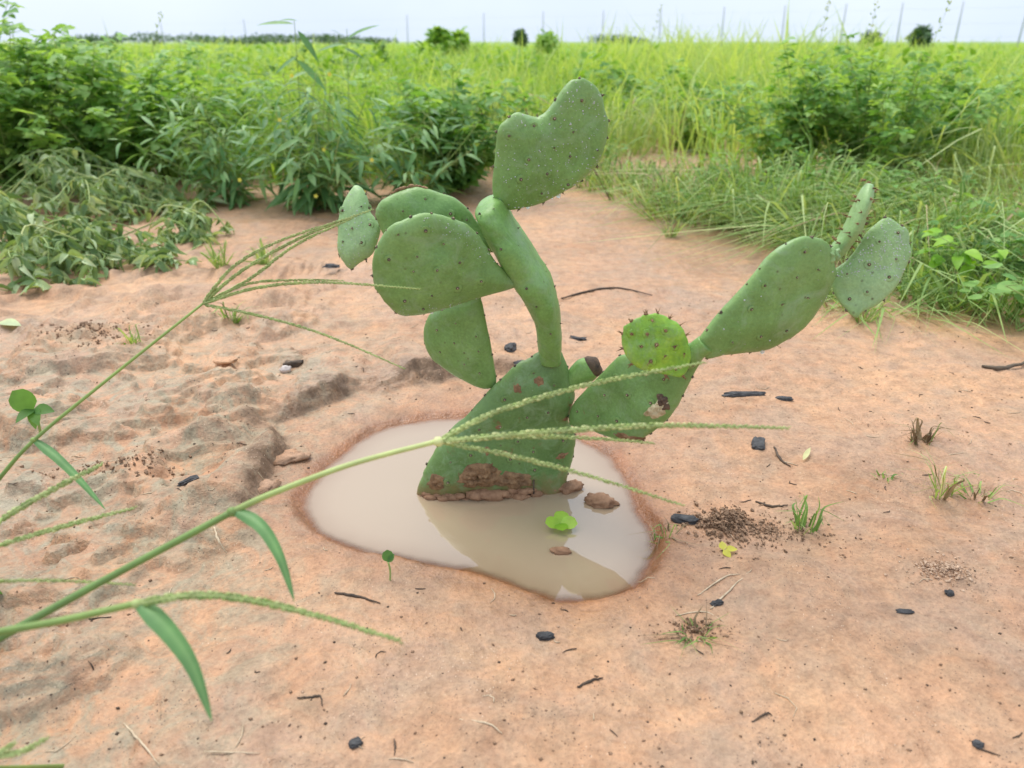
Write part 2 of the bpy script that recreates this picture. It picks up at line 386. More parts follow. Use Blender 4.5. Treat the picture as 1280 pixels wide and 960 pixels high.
def axis(lo, hi, step, growth, far_lo, far_hi):
    mid = list(np.arange(lo, hi+1e-9, step)); a = []; s = step; v = lo
    while v > far_lo: s *= growth; v -= s; a.append(v)
    b = []; s = step; v = hi
    while v < far_hi: s *= growth; v += s; b.append(v)
    return np.array(a[::-1] + mid + b)
xs = axis(-.62, .66, .0038, 1.045, -900, 900); ys = axis(.36, 1.12, .0036, 1.035, -30, 1500)
X, Y = np.meshgrid(xs, ys); H, WET, DARK = height(X.ravel(), Y.ravel(), True)
nx, ny = len(xs), len(ys); HG = H.reshape(ny, nx)
co = np.stack([X.ravel(), Y.ravel(), H], 1).astype(np.float32)
ii = np.arange((nx-1)*(ny-1)); r_, c_ = ii//(nx-1), ii % (nx-1); i0 = r_*nx+c_
quads = np.stack([i0, i0+1, i0+1+nx, i0+nx], 1).astype(np.int32)
def bulk_mesh(name, co, faces, mat, attrs={}, smooth=True):
    me = bpy.data.meshes.new(name); k = faces.shape[1]
    me.vertices.add(len(co)); me.vertices.foreach_set('co', co.astype(np.float32).ravel())
    me.loops.add(faces.size); me.loops.foreach_set('vertex_index', faces.astype(np.int32).ravel())
    me.polygons.add(len(faces)); me.polygons.foreach_set('loop_start', np.arange(0, faces.size, k, dtype=np.int32))
    me.polygons.foreach_set('loop_total', np.full(len(faces), k, np.int32))
    me.update(calc_edges=True)
    if smooth: me.polygons.foreach_set('use_smooth', np.ones(len(faces), bool))
    for n_, v_ in attrs.items():
        a = me.attributes.new(n_, 'FLOAT', 'POINT'); a.data.foreach_set('value', v_.astype(np.float32))
    me.materials.append(mat); me.validate(); return me
xr, yr = X.ravel(), Y.ravel()
fieldmask = sstep(5.5, 9.5, yr + .9*fbm(xr*.8, yr*.8, 3)) 
fieldmask = np.maximum(fieldmask, sstep(1.6, 2.6, np.abs(xr)-.0*yr + .3*fbm(xr*2, yr*2, 2))*sstep(2.0, 3.2, yr)*.8)
algae = .25 + .75*sstep(-.05, -.35, xr)*sstep(1.5, .9, yr); algae = algae*(1-.6*WET)
gm = bulk_mesh('ground', co, quads, M['soil'], {'wet': WET, 'field': fieldmask, 'algae': algae, 'dark': DARK})
ground = bpy.data.objects.new('ground', gm); COL.objects.link(ground); tag(ground, 'wet orange sandy soil with eroded crusts around the puddle', kind='structure')

# puddle water
wx = np.arange(-.35, .26, .005); wy = np.arange(.50, 1.02, .005)
WX, WY = np.meshgrid(wx, wy); hw = height(WX.ravel(), WY.ravel()); dep = WZ - hw
keep = dep.reshape(WX.shape) > -.004
spw = sdist(WX.ravel(), WY.ravel(), PUD).reshape(WX.shape); keep &= spw < .02
idx = -np.ones(WX.shape, int); idx[keep] = np.arange(keep.sum())
q = []
for r in range(len(wy)-1):
    for c in range(len(wx)-1):
        t4 = (idx[r, c], idx[r, c+1], idx[r+1, c+1], idx[r+1, c])
        if min(t4) >= 0: q.append(t4)
wco = np.stack([WX[keep], WY[keep], np.full(keep.sum(), WZ)], 1)
wd = np.clip(1-np.exp(-np.maximum(dep.reshape(WX.shape)[keep], 0)/.008), 0, 1)
wm = bulk_mesh('puddle_water', wco, np.array(q), M['water'], {'depth': wd})
wo = bpy.data.objects.new('puddle_water', wm); COL.objects.link(wo); tag(wo, 'milky brown puddle water around the cactus base', kind='structure')

# ------------------------------------------------------------------ the cactus
CB = DY(620, 600, .745); CB.z = WZ
cactus = thing('prickly_pear_cactus', CB, 'green prickly pear cactus with flat jointed pads standing in the puddle', 'cactus')

def ico(r=1., sub=1):
    import bmesh
    bm = bmesh.new(); bmesh.ops.create_icosphere(bm, subdivisions=sub, radius=r)
    v = [w.co.copy() for w in bm.verts]; f = [tuple(w.index for w in fc.verts) for fc in bm.faces]; bm.free(); return v, f
ICO1 = ico(1, 1); ICO2 = ico(1, 2); ICO3 = ico(1, 3)

class Pad:
    def __init__(s, px, P, n, T, mat, power=3.2, bend=0., wob=.0019, parent=None, seed=0, name='pad', jag=1.):
        s.n = Vector(n).normalized(); s.P = P
        px = catmull([Vector((a, b, 0)) for a, b in px], 4, True)
        pts = [onplane(a.x, a.y, P, s.n) for a in px]
        s.u = s.n.cross(Vector((0, 0, 1))).normalized() * -1; s.v = s.u.cross(s.n) * -1
        if s.v.z < 0: s.v = -s.v
        c = sum(pts, Vector())/len(pts); s.c = c
        s.out = [((q-c).dot(s.u), (q-c).dot(s.v)) for q in pts]; s.T = T; s.power = power; s.bend = bend; s.wob = wob; s.seed = seed
        jg = [1 + jag*(.016*mnoise.noise(Vector((i*.55, seed*3.3, 0))) + .008*mnoise.noise(Vector((i*1.6, seed*1.7, 4)))) for i in range(len(s.out))]
        s.out = [(a*k, b*k) for (a, b), k in zip(s.out, jg)]
        s.ang = np.array([math.atan2(b, a) for a, b in s.out]); s.rad = np.array([math.hypot(a, b) for a, b in s.out])
        o_ = np.argsort(s.ang); s.ang = s.ang[o_]; s.rad = s.rad[o_]
        K = 16; rings = [math.sin(math.pi/2*k/K)**.85 for k in range(1, K+1)]; n_ = len(s.out)
        mb = MB(); V = []; F = []; TT = []
        for side in (1, -1):
            b0 = len(V); V.append(s.at(0, 0, side)); TT.append(0.)
            for k, sc in enumerate(rings if side == 1 else rings[:-1]):
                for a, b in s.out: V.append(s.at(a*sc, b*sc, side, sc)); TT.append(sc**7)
            def ix(k, j): 
                if side == -1 and k == K-1: return 1 + (K-1)*n_ + j % n_
                return b0 + 1 + k*n_ + j % n_
            for j in range(n_):
                t = (b0, ix(0, j), ix(0, j+1)); F.append(t if side == 1 else t[::-1])
                for k in range(K-1):
                    t = (ix(k, j), ix(k+1, j), ix(k+1, j+1), ix(k, j+1)); F.append(t if side == 1 else t[::-1])
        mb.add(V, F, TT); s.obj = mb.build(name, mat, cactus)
        import bmesh
        bm = bmesh.new(); bm.from_mesh(s.obj.data); bmesh.ops.recalc_face_normals(bm, faces=bm.faces); bm.to_mesh(s.obj.data); bm.free()
    def sval(s, a, b):
        th = math.atan2(b, a); return math.hypot(a, b)/float(np.interp(th, s.ang, s.rad, period=2*math.pi))
    def at(s, a, b, side=1, sc=None, lift=0):
        if sc is None: sc = s.sval(a, b)
        sc = min(sc, 1.); w = s.T*max(0., 1-sc**s.power)**.5
        p = s.c + s.u*a + s.v*b
        nz = mnoise.noise(p*38 + Vector((s.seed*3.1, 0, 0)))*s.wob*2 + mnoise.noise(p*14 + Vector((0, s.seed*5.7, 0)))*s.wob*2.5
        return p + s.n*(side*(w+lift) + nz*(1-sc**6) + s.bend*b*b)
    def areoles(s, step=.021, mat='areole', r=.0016, spine=.004, nsp=2, rot=.3, edge=True, seed=0):
        rnd = random.Random(seed*13+5); mb = MB(); mw = MB(); mt = MB(); R_ = s.rad.max(); n = int(R_/step)+2; pts = []
        for i in range(-n, n+1):
            for j in range(-n, n+1):
                a = (i + .5*(j % 2))*step; b = j*step*.87
                a, b = a*math.cos(rot)-b*math.sin(rot), a*math.sin(rot)+b*math.cos(rot)
                a += rnd.uniform(-.18, .18)*step; b += rnd.uniform(-.18, .18)*step
                if s.sval(a, b) < .86:
                    for side in (1, -1): pts.append((s.at(a, b, side), s.n*side))
        if edge:
            acc = rnd.uniform(0, step)
            for k in range(len(s.out)):
                a, b = s.out[k]; a2, b2 = s.out[(k+1) % len(s.out)]
                acc += math.hypot(a2-a, b2-b)
                if acc > step*.9:
                    acc = rnd.uniform(-.3, .3)*step; d = (s.u*a + s.v*b).normalized()
                    pts.append((s.at(a, b, 1, 1.), (d + s.n*rnd.uniform(-.3, .5)).normalized()))
        for p, d in pts:
            if p.z < WZ+.012: continue
            q = d.to_track_quat('Z', 'Y').to_matrix(); rr = r*rnd.uniform(.6, 1.3)
            mw.add([p + q @ Vector((v.x*rr*.34, v.y*rr*.34, v.z*rr*.3 + rr*.62)) for v in ICO1[0]], ICO1[1])
            if abs(d.dot(s.n)) > .9: mt.add([p + q @ Vector((v.x*rr*2.4, v.y*rr*2.4, v.z*rr*.16)) for v in ICO2[0]], ICO2[1])
            mb.add([p + q @ Vector((v.x*rr, v.y*rr, v.z*rr*.8)) for v in ICO1[0]], ICO1[1])
            for k in range(nsp):
                dd = (d + Vector((rnd.uniform(-.6, .6), rnd.uniform(-.6, .6), rnd.uniform(-.6, .6)))).normalized(); L = spine*rnd.uniform(.5, 1.2)
                mb.tube([p, p+dd*L*.5, p+dd*L], [rr*.42, rr*.28, rr*.05], 4)
        o = mb.build('areoles', M[mat], s.obj); o['kind'] = 'stuff'; o = mw.build('areole_wool', M['cream'], s.obj); o['kind'] = 'stuff'; o = mt.build('tubercles', s.obj.data.materials[0], s.obj); o['kind'] = 'stuff'; s.nar = len(pts)
    def dew(s, n, lo=.0005, hi=.0012, seed=1, where=None, drips=()):
        rnd = random.Random(seed); mb = MB(); i = 0; guard = 0
        while i < n and guard < n*40:
            guard += 1; R_ = s.rad.max(); a, b = rnd.uniform(-R_, R_), rnd.uniform(-R_, R_)
            sv = s.sval(a, b)
            if sv > .985 or (where and not where(a, b, sv, rnd)): continue
            p = s.at(a, b, 1); r = lo + (hi-lo)*rnd.random()**2.2
            q = s.n.to_track_quat('Z', 'Y').to_matrix()
            mb.add([p + q @ Vector((v.x*r, v.y*r, v.z*r*.7)) for v in ICO1[0]], ICO1[1]); i += 1
        for (x, y, r) in drips:
            p = onplane(x, y, s.c, s.n)
            mb.add([p + Vector((v.x*r, v.y*r, v.z*r*1.25)) for v in ICO2[0]], ICO2[1])
        o = mb.build('dew_drops', M['dew'], s.obj); o['kind'] = 'stuff'

Z1 = (400, 80, 380/380*1280/380); Z2 = (500, 360, 3.2); Z3 = (700, 200, 1280/460)
YB = .745
# old base pad, leaning back a little, sunk in the mud
nb_ = Vector((.10, -1, .02)).normalized()
base_px = zoomed([(555,255),(600,246),(640,250),(665,300),(682,360),(700,420),(690,460),(672,520),(690,560),(702,610),(696,650),(686,700),(666,762),(668,880),(620,950),(450,960),(260,950),(90,930),(62,840),(84,762),(104,718),(140,650),(200,570),(270,508),(340,428),(390,378),(440,330),(480,296),(520,280)], *Z2)
base = Pad(base_px, DY(620, 600, YB), nb_, .017, M['pad_base'], 3.0, 0, .0022, seed=1, name='base_pad')
base.obj['label'] = 'old olive base pad with brown scabs'
base.areoles(.026, r=.0017, spine=.001, nsp=0, seed=1)
# stem pad seen edge on : loft of ellipses
def loft(name, rows, depth_dir, mat, nseg=28, power=2.0):
    C = catmull([r[0] for r in rows], 5); W = catmull([Vector((r[1], r[2], 0)) for r in rows], 5); mb = MB(); V = []; F = []
    for i, c in enumerate(C):
        t = (C[min(i+1, len(C)-1)] - C[max(i-1, 0)]).normalized(); a = t.cross(depth_dir).normalized(); b = a.cross(t).normalized()
        for k in range(nseg):
            th = 2*math.pi*k/nseg; cx, sx = math.cos(th), math.sin(th)
            cx = math.copysign(abs(cx)**(2/power), cx); sx = math.copysign(abs(sx)**(2/power), sx)
            q = c + a*cx*W[i].x + b*sx*W[i].y
            V.append(q + (q-c)*.10*mnoise.noise(q*45) + (q-c)*.05*mnoise.noise(q*130))
    for i in range(len(C)-1):
        for k in range(nseg): F.append((i*nseg+k, i*nseg+(k+1) % nseg, (i+1)*nseg+(k+1) % nseg, (i+1)*nseg+k))
    F.append(tuple(range(nseg-1, -1, -1))); F.append(tuple(range((len(C)-1)*nseg, len(C)*nseg)))
    mb.add(V, F); o = mb.build(name, mat, cactus)
    import bmesh
    bm = bmesh.new(); bm.from_mesh(o.data); bmesh.ops.recalc_face_normals(bm, faces=bm.faces); bm.to_mesh(o.data); bm.free()
    o['_'] = 0; del o['_']
    return o, C, W
def loft_areoles(o, C, W, depth_dir, n, r, spine, mat, seed, lo=0.05, hi=1.0, nsp=2):
    rnd = random.Random(seed); mb = MB()
    for j in range(n):
        f = lo + (hi-lo)*(j+.5)/n; i = int(f*(len(C)-2))
        t = (C[i+1]-C[i]).normalized(); a = t.cross(depth_dir).normalized(); b = a.cross(t).normalized()
        for th0 in (0.1, 1.15, 2.1, 3.1, 4.2, 5.2):
            th = th0 + rnd.uniform(-.3, .3) + (.5 if j % 2 else 0)
            d = a*math.cos(th)*W[i].x + b*math.sin(th)*W[i].y; p = C[i]+d+t*rnd.uniform(-.007, .007); dn = (a*math.cos(th)/max(W[i].x, 1e-4)+b*math.sin(th)/max(W[i].y, 1e-4)).normalized()
            q = dn.to_track_quat('Z', 'Y').to_matrix(); rr = r*rnd.uniform(.7, 1.25)
            mb.add([p + q @ Vector((v.x*rr, v.y*rr, v.z*rr*.8)) for v in ICO1[0]], ICO1[1])
            for k in range(nsp):
                dd = (dn + Vector((rnd.uniform(-.4, .4), rnd.uniform(-.4, .4), rnd.uniform(-.4, .4)))).normalized(); L = spine*rnd.uniform(.6, 1.2)
                mb.tube([p, p+dd*L*.5, p+dd*L], [rr*.5, rr*.3, rr*.04], 4)
    q = mb.build('areoles', M[mat], o); q['kind'] = 'stuff'
YS = .752; sc_ = .80/FPX
stem_rows = [(688,452,13,.016),(688,440,14.5,.020),(686,415,15.5,.030),(683,392,17,.038),(674,366,20,.046),(660,340,20.5,.050),(638,305,20,.050),(624,284,19.5,.046),(614,265,18.5,.040),(609,256,16.5,.034),(606,251,9,.018)]
stem, C_, W_ = loft('stem_pad', [(DY(a, b, YS), w*sc_, d) for a, b, w, d in stem_rows], Vector((.0, 1, .0)), M['pad_stem'], power=2.7)
stem['label'] = 'curved upright pad seen edge on'
loft_areoles(stem, C_, W_, Vector((0, 1, 0)), 7, .0013, .003, 'areole', 3, .12, .93, 1)
# big front-left pad
front_px = zoomed([(836,918),(775,866),(730,818),(700,770),(660,712),(610,672),(560,652),(500,634),(440,627),(395,638),(340,662),(290,690),(252,738),(226,800),(219,860),(226,920)], *Z1) + [(470,362),(480,376),(492,388),(506,394),(530,392),(560,384),(590,374),(620,366),(646,358)]
front = Pad(front_px, DY(625, 350, .714), (.16, -1, -.20), .012, M['pad'], 3.2, 0, seed=2)
front.areoles(.024, seed=2, rot=.2, nsp=1, spine=.0025)
front.dew(110, .0003, .0008, 4, lambda a, b, s, r: s > .7 and (b > .0 and a > -.01 or b < -.035), [(590,368,.0022),(575,377,.0017),(540,390,.0016)])
# pad behind it
beh_px = zoomed([(238,605),(260,575),(310,545),(345,531),(400,517),(450,524),(520,547),(570,565),(620,608),(660,660),(695,712),(738,772),(700,805),(600,840),(450,850),(340,800),(270,722),(245,670),(233,635)], *Z1)
beh = Pad(beh_px, DY(610, 305, .785), (.05, -1, .10), .011, M['pad'], 3.0, 0, seed=3)
beh.areoles(.024, seed=3, rot=.5, nsp=1, spine=.0025)
# withered rim on that pad
mb = MB()
for k in range(26):
    t = k/25; a = 305 + 150*t; b = 546 - 28*math.sin(t*2.6) - 3 + random.uniform(-3, 4); p = onplane(*zoomed([(a, b)], *Z1)[0], beh.c, beh.n)
    r = random.uniform(.0012, .0026); mb.add([p + Vector((v.x*r*1.4, v.y*r, v.z*r)) for v in ICO1[0]], ICO1[1])
mb.build('withered_rim', M['scab'], beh.obj)
# far-left pad
fl_px = zoomed([(145,508),(120,538),(96,590),(81,650),(78,720),(74,788),(95,835),(120,863),(160,838),(215,802),(242,742),(252,692),(232,652),(207,618),(197,570),(175,528)], *Z1)
fl = Pad(fl_px, DY(472, 275, .797), (-.35, -1, .30), .009, M['pad_light'], 3.0, -2.2, seed=4)
fl.areoles(.020, seed=4, rot=.1, nsp=2, spine=.004)
fl.dew(90, .0003, .0009, 9)
# top pad with a bite out of the edge
top_px = zoomed([(738,578),(725,505),(734,430),(741,335),(750,272),(788,232),(830,203),(872,215),(916,222),(952,200),(992,150),(1028,98),(1060,68),(1105,60),(1150,84),(1180,120),(1197,180),(1212,240),(1206,310),(1186,380),(1150,442),(1100,490),(1040,530),(960,572),(880,600),(800,614),(762,600)], *Z1)
top = Pad(top_px, DY(628, 255, .748), (.16, -1, -.10), .011, M['pad'], 3.2, 0, seed=5)
top.areoles(.025, seed=5, rot=.35, nsp=2, spine=.0035)
top.dew(270, .00035, .0010, 5, lambda a, b, s, r: r.random() < (.9 if a > -.01 or s > .8 else .5), [(660,258,.0022),(698,244,.0024),(690,247,.0013)])
# pad low on the left behind the base
ll_px = zoomed([(300,10),(230,30),(160,70),(118,108),(96,160),(100,222),(130,282),(190,330),(260,372),(340,403),(384,385),(376,310),(361,222),(342,130),(325,50)], *Z2)
ll = Pad(ll_px, DY(616, 485, .757), (-.30, -1, -.05), .011, M['pad'], 3.0, 0, seed=6)
ll.areoles(.024, seed=6, rot=.6, nsp=0, r=.0015)
# right hand pads
r1_px = zoomed([(676,525),(690,470),(740,410),(800,350),(850,295),(893,266),(970,262),(1070,248),(1190,212),(1218,240),(1214,275),(1182,332),(1132,430),(1092,500),(1042,552),(990,590),(940,614),(880,612),(800,582),(740,562),(690,550)], *Z2)
r1 = Pad(r1_px, DY(715, 525, .745), (-.85, -1, .05), .0115, M['pad_right'], 3.2, 0, .0018, seed=7)
r1.areoles(.026, seed=7, rot=.2, nsp=0, r=.0016)
def blister(pad, cx, cy, rx, ry, h, mat, name, seed, rot=0):
    mb = MB(); rnd = random.Random(seed); V = []; p0 = onplane(cx, cy, pad.c, pad.n)
    a0, b0 = (p0-pad.c).dot(pad.u), (p0-pad.c).dot(pad.v)
    V = [pad.at(a0, b0, 1, lift=h*.8)]; F = []; nr, ns = 11, 40
    for k in range(1, nr+1):
        for j in range(ns):
            th = 2*math.pi*j/ns; s = k/nr; a = rx*s*math.cos(th); b = ry*s*math.sin(th)
            w = 1 + .5*mnoise.noise(Vector((math.cos(th)*1.6, math.sin(th)*1.6, seed*2.3))) + .25*mnoise.noise(Vector((math.cos(th)*5, math.sin(th)*5, seed*1.3)))
            a, b = (a*math.cos(rot)-b*math.sin(rot))*w, (a*math.sin(rot)+b*math.cos(rot))*w
            V.append(pad.at(a0+a, b0+b, 1, lift=(h*(1-s**3)*(.75+.9*mnoise.noise(Vector((a, b, seed))*260)+.5*mnoise.noise(Vector((a, b, seed))*700)) if k < nr else -.0012)))
    for j in range(ns): F.append((0, 1+j, 1+(j+1) % ns))
    for k in range(nr-1):
        for j in range(ns): F.append((1+k*ns+j, 1+(k+1)*ns+j, 1+(k+1)*ns+(j+1) % ns, 1+k*ns+(j+1) % ns))
    mb.add(V, F); return mb.build(name, M[mat], pad.obj)
blister(r1, 828, 507, .014, .008, .0022, 'cream', 'scar', 3, .9)
blister(r1, 834, 498, .006, .009, .0030, 'deadtip', 'scar', 5, .2)
blister(r1, 788, 545, .014, .006, .0022, 'scab', 'scar', 4, .1)
blister(base, 598, 586, .026, .014, .006, 'scab', 'bark_scar', 8, .15)
blister(base, 640, 592, .024, .010, .004, 'scab', 'bark_scar', 9, .0)
blister(base, 545, 597, .012, .008, .003, 'scab', 'bark_scar', 10, .6)
blister(base, 700, 564, .007, .004, .0018, 'scab', 'bark_scar', 11, .3)
for i, (x, y) in enumerate(((622,527),(645,480),(628,558),(608,555),(695,452),(672,470),(706,520))):
    blister(base, x, y, .0035+.001*(i % 3), .003+.002*(i % 2), .0008, 'scab', 'scab_spot', 20+i)
mb = MB(); rnd = random.Random(91)
for k in range(46):
    f = k/45; p = onplane(529 + 185*f, 604 - 3*f, base.c, base.n) + base.n*(.013*math.sin(math.pi*min(1, .08+f*.9))**.5 + rnd.uniform(-.003, .006)); p.z = WZ + rnd.uniform(-.002, .004)*(1.6 if .2 < f < .75 else .7)
    r = rnd.uniform(.003, .0075)*(.6+.7*math.sin(math.pi*f)); off = Vector((k*3.7, 0, 0))
    mb.add([p + Vector((v.x*r*1.5, v.y*r, v.z*r*.75))*(1+.5*mnoise.noise(v*1.8+off)) for v in ICO2[0]], ICO2[1])
mb.build('mud_crust', M['clod'], cactus)['kind'] = 'stuff'
# stubby dead-tipped bud between them
bud, BC, BW = loft('bud', [(DY(712,478,.756),.008,.007),(DY(722,470,.756),.0125,.010),(DY(732,463,.757),.014,.011),(DY(741,457,.757),.012,.010)], Vector((0,1,0)), M['pad_stem'])
tip, TC, TW = loft('dead_tip', [(DY(738,459,.757),.0127,.0105),(DY(743,456,.757),.012,.010),(DY(747,453,.757),.008,.007),(DY(749,452,.757),.003,.003)], Vector((0,1,0)), M['deadtip'])
tip.parent = bud; tip.location = (0, 0, 0)
# knuckle joining the right pads, then the long pad
kn, KC, KW = loft('joint', [(DY(858,452,.658),.0085,.008),(DY(866,443,.652),.0095,.009),(DY(873,437,.648),.009,.008),(DY(882,430,.646),.009,.008)], Vector((0,1,0)), M['pad_stem'])
r2_px = zoomed([(484,632),(510,592),(560,530),(620,466),(680,396),(740,325),(800,284),(850,266),(900,273),(935,290),(951,340),(956,390),(937,450),(902,512),(850,577),(790,622),(720,657),(640,670),(560,677),(512,690),(490,665)], *Z3)
r2 = Pad(r2_px, DY(878, 436, .647), (.25, -1, -.12), .0115, M['pad'], 3.0, 0, .0015, seed=8)
r2.areoles(.027, seed=8, rot=.1, nsp=1, r=.0016, spine=.003)
r2.dew(20, .0004, .0010, 8, lambda a, b, s, r: s > .6, [(953,439,.0022)])
# bright young pad
yg_px = zoomed([(214,612),(224,580),(250,560),(280,545),(320,534),(360,540),(400,563),(430,590),(446,630),(458,680),(446,722),(420,756),(380,750),(330,737),(280,727),(243,700),(220,655)], *Z3)
yg = Pad(yg_px, DY(858, 448, .645), (-.15, -1, .12), .0078, M['pad_young'], 3.0, 0, .0026, seed=9, jag=2.6)
yg.obj['label'] = 'small bright lime young pad fringed with short spines'
yg.areoles(.0145, 'youngspine', .0018, .0060, 3, .15, True, 9)
# end pads
en_px = zoomed([(950,385),(990,355),(1030,310),(1060,260),(1100,220),(1140,199),(1180,224),(1210,244),(1216,290),(1221,330),(1200,380),(1170,440),(1110,500),(1050,530),(1030,550),(985,512),(952,462),(944,420)], *Z3)
en = Pad(en_px, DY(1043, 340, .690), (-.28, -1, .30), .008, M['pad_light'], 3.0, 0, seed=10)
en.areoles(.021, seed=10, rot=.5, nsp=1, spine=.003)
en.dew(300, .00035, .0009, 6, lambda a, b, s, r: b > -.012 and r.random() < .8)
sp, SC, SW = loft('narrow_pad', [(DY(1040,322,.682),.006,.006),(DY(1048,312,.682),.0070,.011),(DY(1057,300,.682),.0070,.016),(DY(1068,280,.681),.0070,.020),(DY(1077,258,.680),.0062,.018),(DY(1084,240,.680),.0055,.012),(DY(1087,230,.680),.003,.005)], Vector((.25, 1, 0)), M['pad_light'])
loft_areoles(sp, SC, SW, Vector((.25, 1, 0)), 7, .0013, .0055, 'youngspine', 12, .2, 1.0, 3)
blister(r2, 1042, 318, .0075, .006, .003, 'pad_light', 'joint', 15)

# ------------------------------------------------------------------ leaves and weeds
def leaf_template(L, Wd, fold=.25, droop=.25, n=5, tip=1.0, shape='ovate'):
    V, F = [], []
    for i in range(n+1):
        t = i/n
        if shape == 'ovate': w = Wd*math.sin(math.pi*min(1, t**.75*.98+.01))**.8
        elif shape == 'round': w = Wd*(max(0, 1-(2*t-1)**2))**.5
        else: w = Wd*(math.sin(math.pi*min(1, t**.8)))**.9
        y = L*t; z = -droop*L*t*t; w = max(w, Wd*.02)
        V += [(-w, y, z+fold*w), (0, y, z), (w, y, z+fold*w)]
    for i in range(n):
        a = i*3; F += [(a, a+1, a+4, a+3), (a+1, a+2, a+5, a+4)]
    return [Vector(v) for v in V], F
def trifoliate(sz, rnd):
    V, F = [], []
    for ang in (-75, 0, 75):
        v, f = leaf_template(sz*(1.05 if ang == 0 else .92), sz*.36, .2, rnd.uniform(.05, .35), 4, shape='ovate')
        m = Matrix.Rotation(R(ang+rnd.uniform(-10, 10)), 4, 'Z') @ Matrix.Rotation(R(rnd.uniform(-18, 14)), 4, 'X')
        off = Vector((0, sz*.35, 0)) if ang == 0 else Vector((0, sz*.12, 0))
        o_ = len(V); V += [m @ q + off for q in v]; F += [tuple(i+o_ for i in g) for g in f]
    return V, F
def tmpl_mesh(VF, tint, mat, name='leaf'):
    mb = MB(); mb.add(VF[0], VF[1], tint); return mb.mesh(name, mat)
rl = random.Random(3)
TP = {'tri': [trifoliate(1, rl) for _ in range(4)],
      'lance': [leaf_template(1, .10, .25, d, 6, shape='lance') for d in (-.05, .15, .35, .6)],
      'ovate': [leaf_template(1, .30, .2, d, 5) for d in (.05, .2, .4, .6)],
      'wilt': [leaf_template(1, .22, .8, d, 5) for d in (.3, .6, .9, 1.2)],
      'round': [leaf_template(1, .46, .12, d, 6, shape='round') for d in (.05, .15, .25)]}
TINTS = (.08, .3, .5, .72, .95)
TM = {}
def tm(kind, k, ti, matn):
    key = (kind, k, ti, matn)
    if key not in TM: TM[key] = tmpl_mesh(TP[kind][k], TINTS[ti], M[matn])
    return TM[key]
def leaf_matrix(p, d, upv, sz):
    d = d.normalized(); x = d.cross(upv)
    if x.length < 1e-3: x = d.cross(Vector((1, 0, .1)))
    x.normalize(); z = x.cross(d)
    m = Matrix((x, d, z)).transposed().to_4x4() * 1.0
    return Matrix.Translation(p) @ m @ Matrix.Scale(sz, 4)
LEAFCAP = 110
def place_leaves(t, leaves, kind, matn, cap=LEAFCAP):
    """leaves: list of (matrix, tint index); the ones nearest the camera become parts, the rest one joined part"""
    leaves.sort(key=lambda l: (l[0].translation - CAM).length - .12*l[0].translation.z)
    T0 = Matrix.Translation(-Vector(t.location))
    for m, ti in leaves[:cap]:
        o = bpy.data.objects.new('leaf', tm(kind, random.randrange(len(TP[kind])), ti, matn)); COL.objects.link(o)
        o.parent = t; o.matrix_local = T0 @ m
    rest = leaves[cap:]
    if rest:
        mb = MB()
        for m, ti in rest:
            V, F = TP[kind][random.randrange(len(TP[kind]))]; mb.add([m @ v for v in V], F, min(1, max(0, TINTS[ti]+random.uniform(-.08, .08))))
        o = mb.build('foliage', M[matn], t); o['kind'] = 'stuff'

def bush(name, base, label, cat, h, rad, nstem, per, kind, matn, lsz, tints=(0, 1, 2, 2, 3), seed=1, droop=0., flat=0., group=None, lean=(0, 0), cap=LEAFCAP, stemr=.0022, lo=.1):
    rnd = random.Random(seed); base = Vector(base); t = thing(name, base, label, cat, group); sm = MB(); leaves = []
    for s in range(nstem):
        az = rnd.uniform(0, 2*math.pi); rr = rad*math.sqrt(rnd.random()); hh = h*rnd.uniform(.55, 1.0)*(1-.35*(rr/rad)**2)
        end = base + Vector((math.cos(az)*rr + lean[0], math.sin(az)*rr + lean[1], hh))
        midp = base.lerp(end, .5) + Vector((math.cos(az)*rr*.05, math.sin(az)*rr*.05, hh*.12)) + Vector((rnd.uniform(-.03, .03), rnd.uniform(-.03, .03), 0))
        st = base + Vector((rnd.uniform(-.03, .03), rnd.uniform(-.03, .03), -.01))
        C = catmull([st, midp, end], 6); sm.tube(C, [stemr*(1-.65*i/(len(C)-1)) for i in range(len(C))], 5, rnd.uniform(.3, .8))
        for k in range(per):
            f = lo + (1-lo)*(k+rnd.random())/per; i = min(int(f*(len(C)-1)), len(C)-2); p = C[i].lerp(C[i+1], f*(len(C)-1)-i)
            a2 = rnd.uniform(0, 2*math.pi); d = Vector((math.cos(a2), math.sin(a2), rnd.uniform(-.35, .75) - droop))
            d.normalize(); pet = lsz*rnd.uniform(.2, .9); q = p + d*pet
            sm.tube([p, q], [stemr*.35, stemr*.25], 4, .5, False)
            upv = Vector((rnd.uniform(-.6, .6), rnd.uniform(-.6, .6), 1)).normalized()
            dd = Vector((d.x, d.y, d.z*.4 - droop*.7 + rnd.uniform(-.25, .25)))
            ti = tints[rnd.randrange(len(tints))]
            if f > .85 and rnd.random() < .5: ti = min(4, ti+1)
            leaves.append((leaf_matrix(q, dd, upv, lsz*rnd.uniform(.6, 1.25)*(1.1-.35*f)), ti))
    sm.build('stems', M['stalk'], t)['kind'] = 'stuff'; place_leaves(t, leaves, kind, matn, cap); return t

def at(px, Y):    # a ground point under image column px at distance Y
    x = (px-640)/FPX*(Y*math.cos(PITCH) + CAMZ*math.sin(PITCH)); return Vector((x, Y, hz(x, Y)))

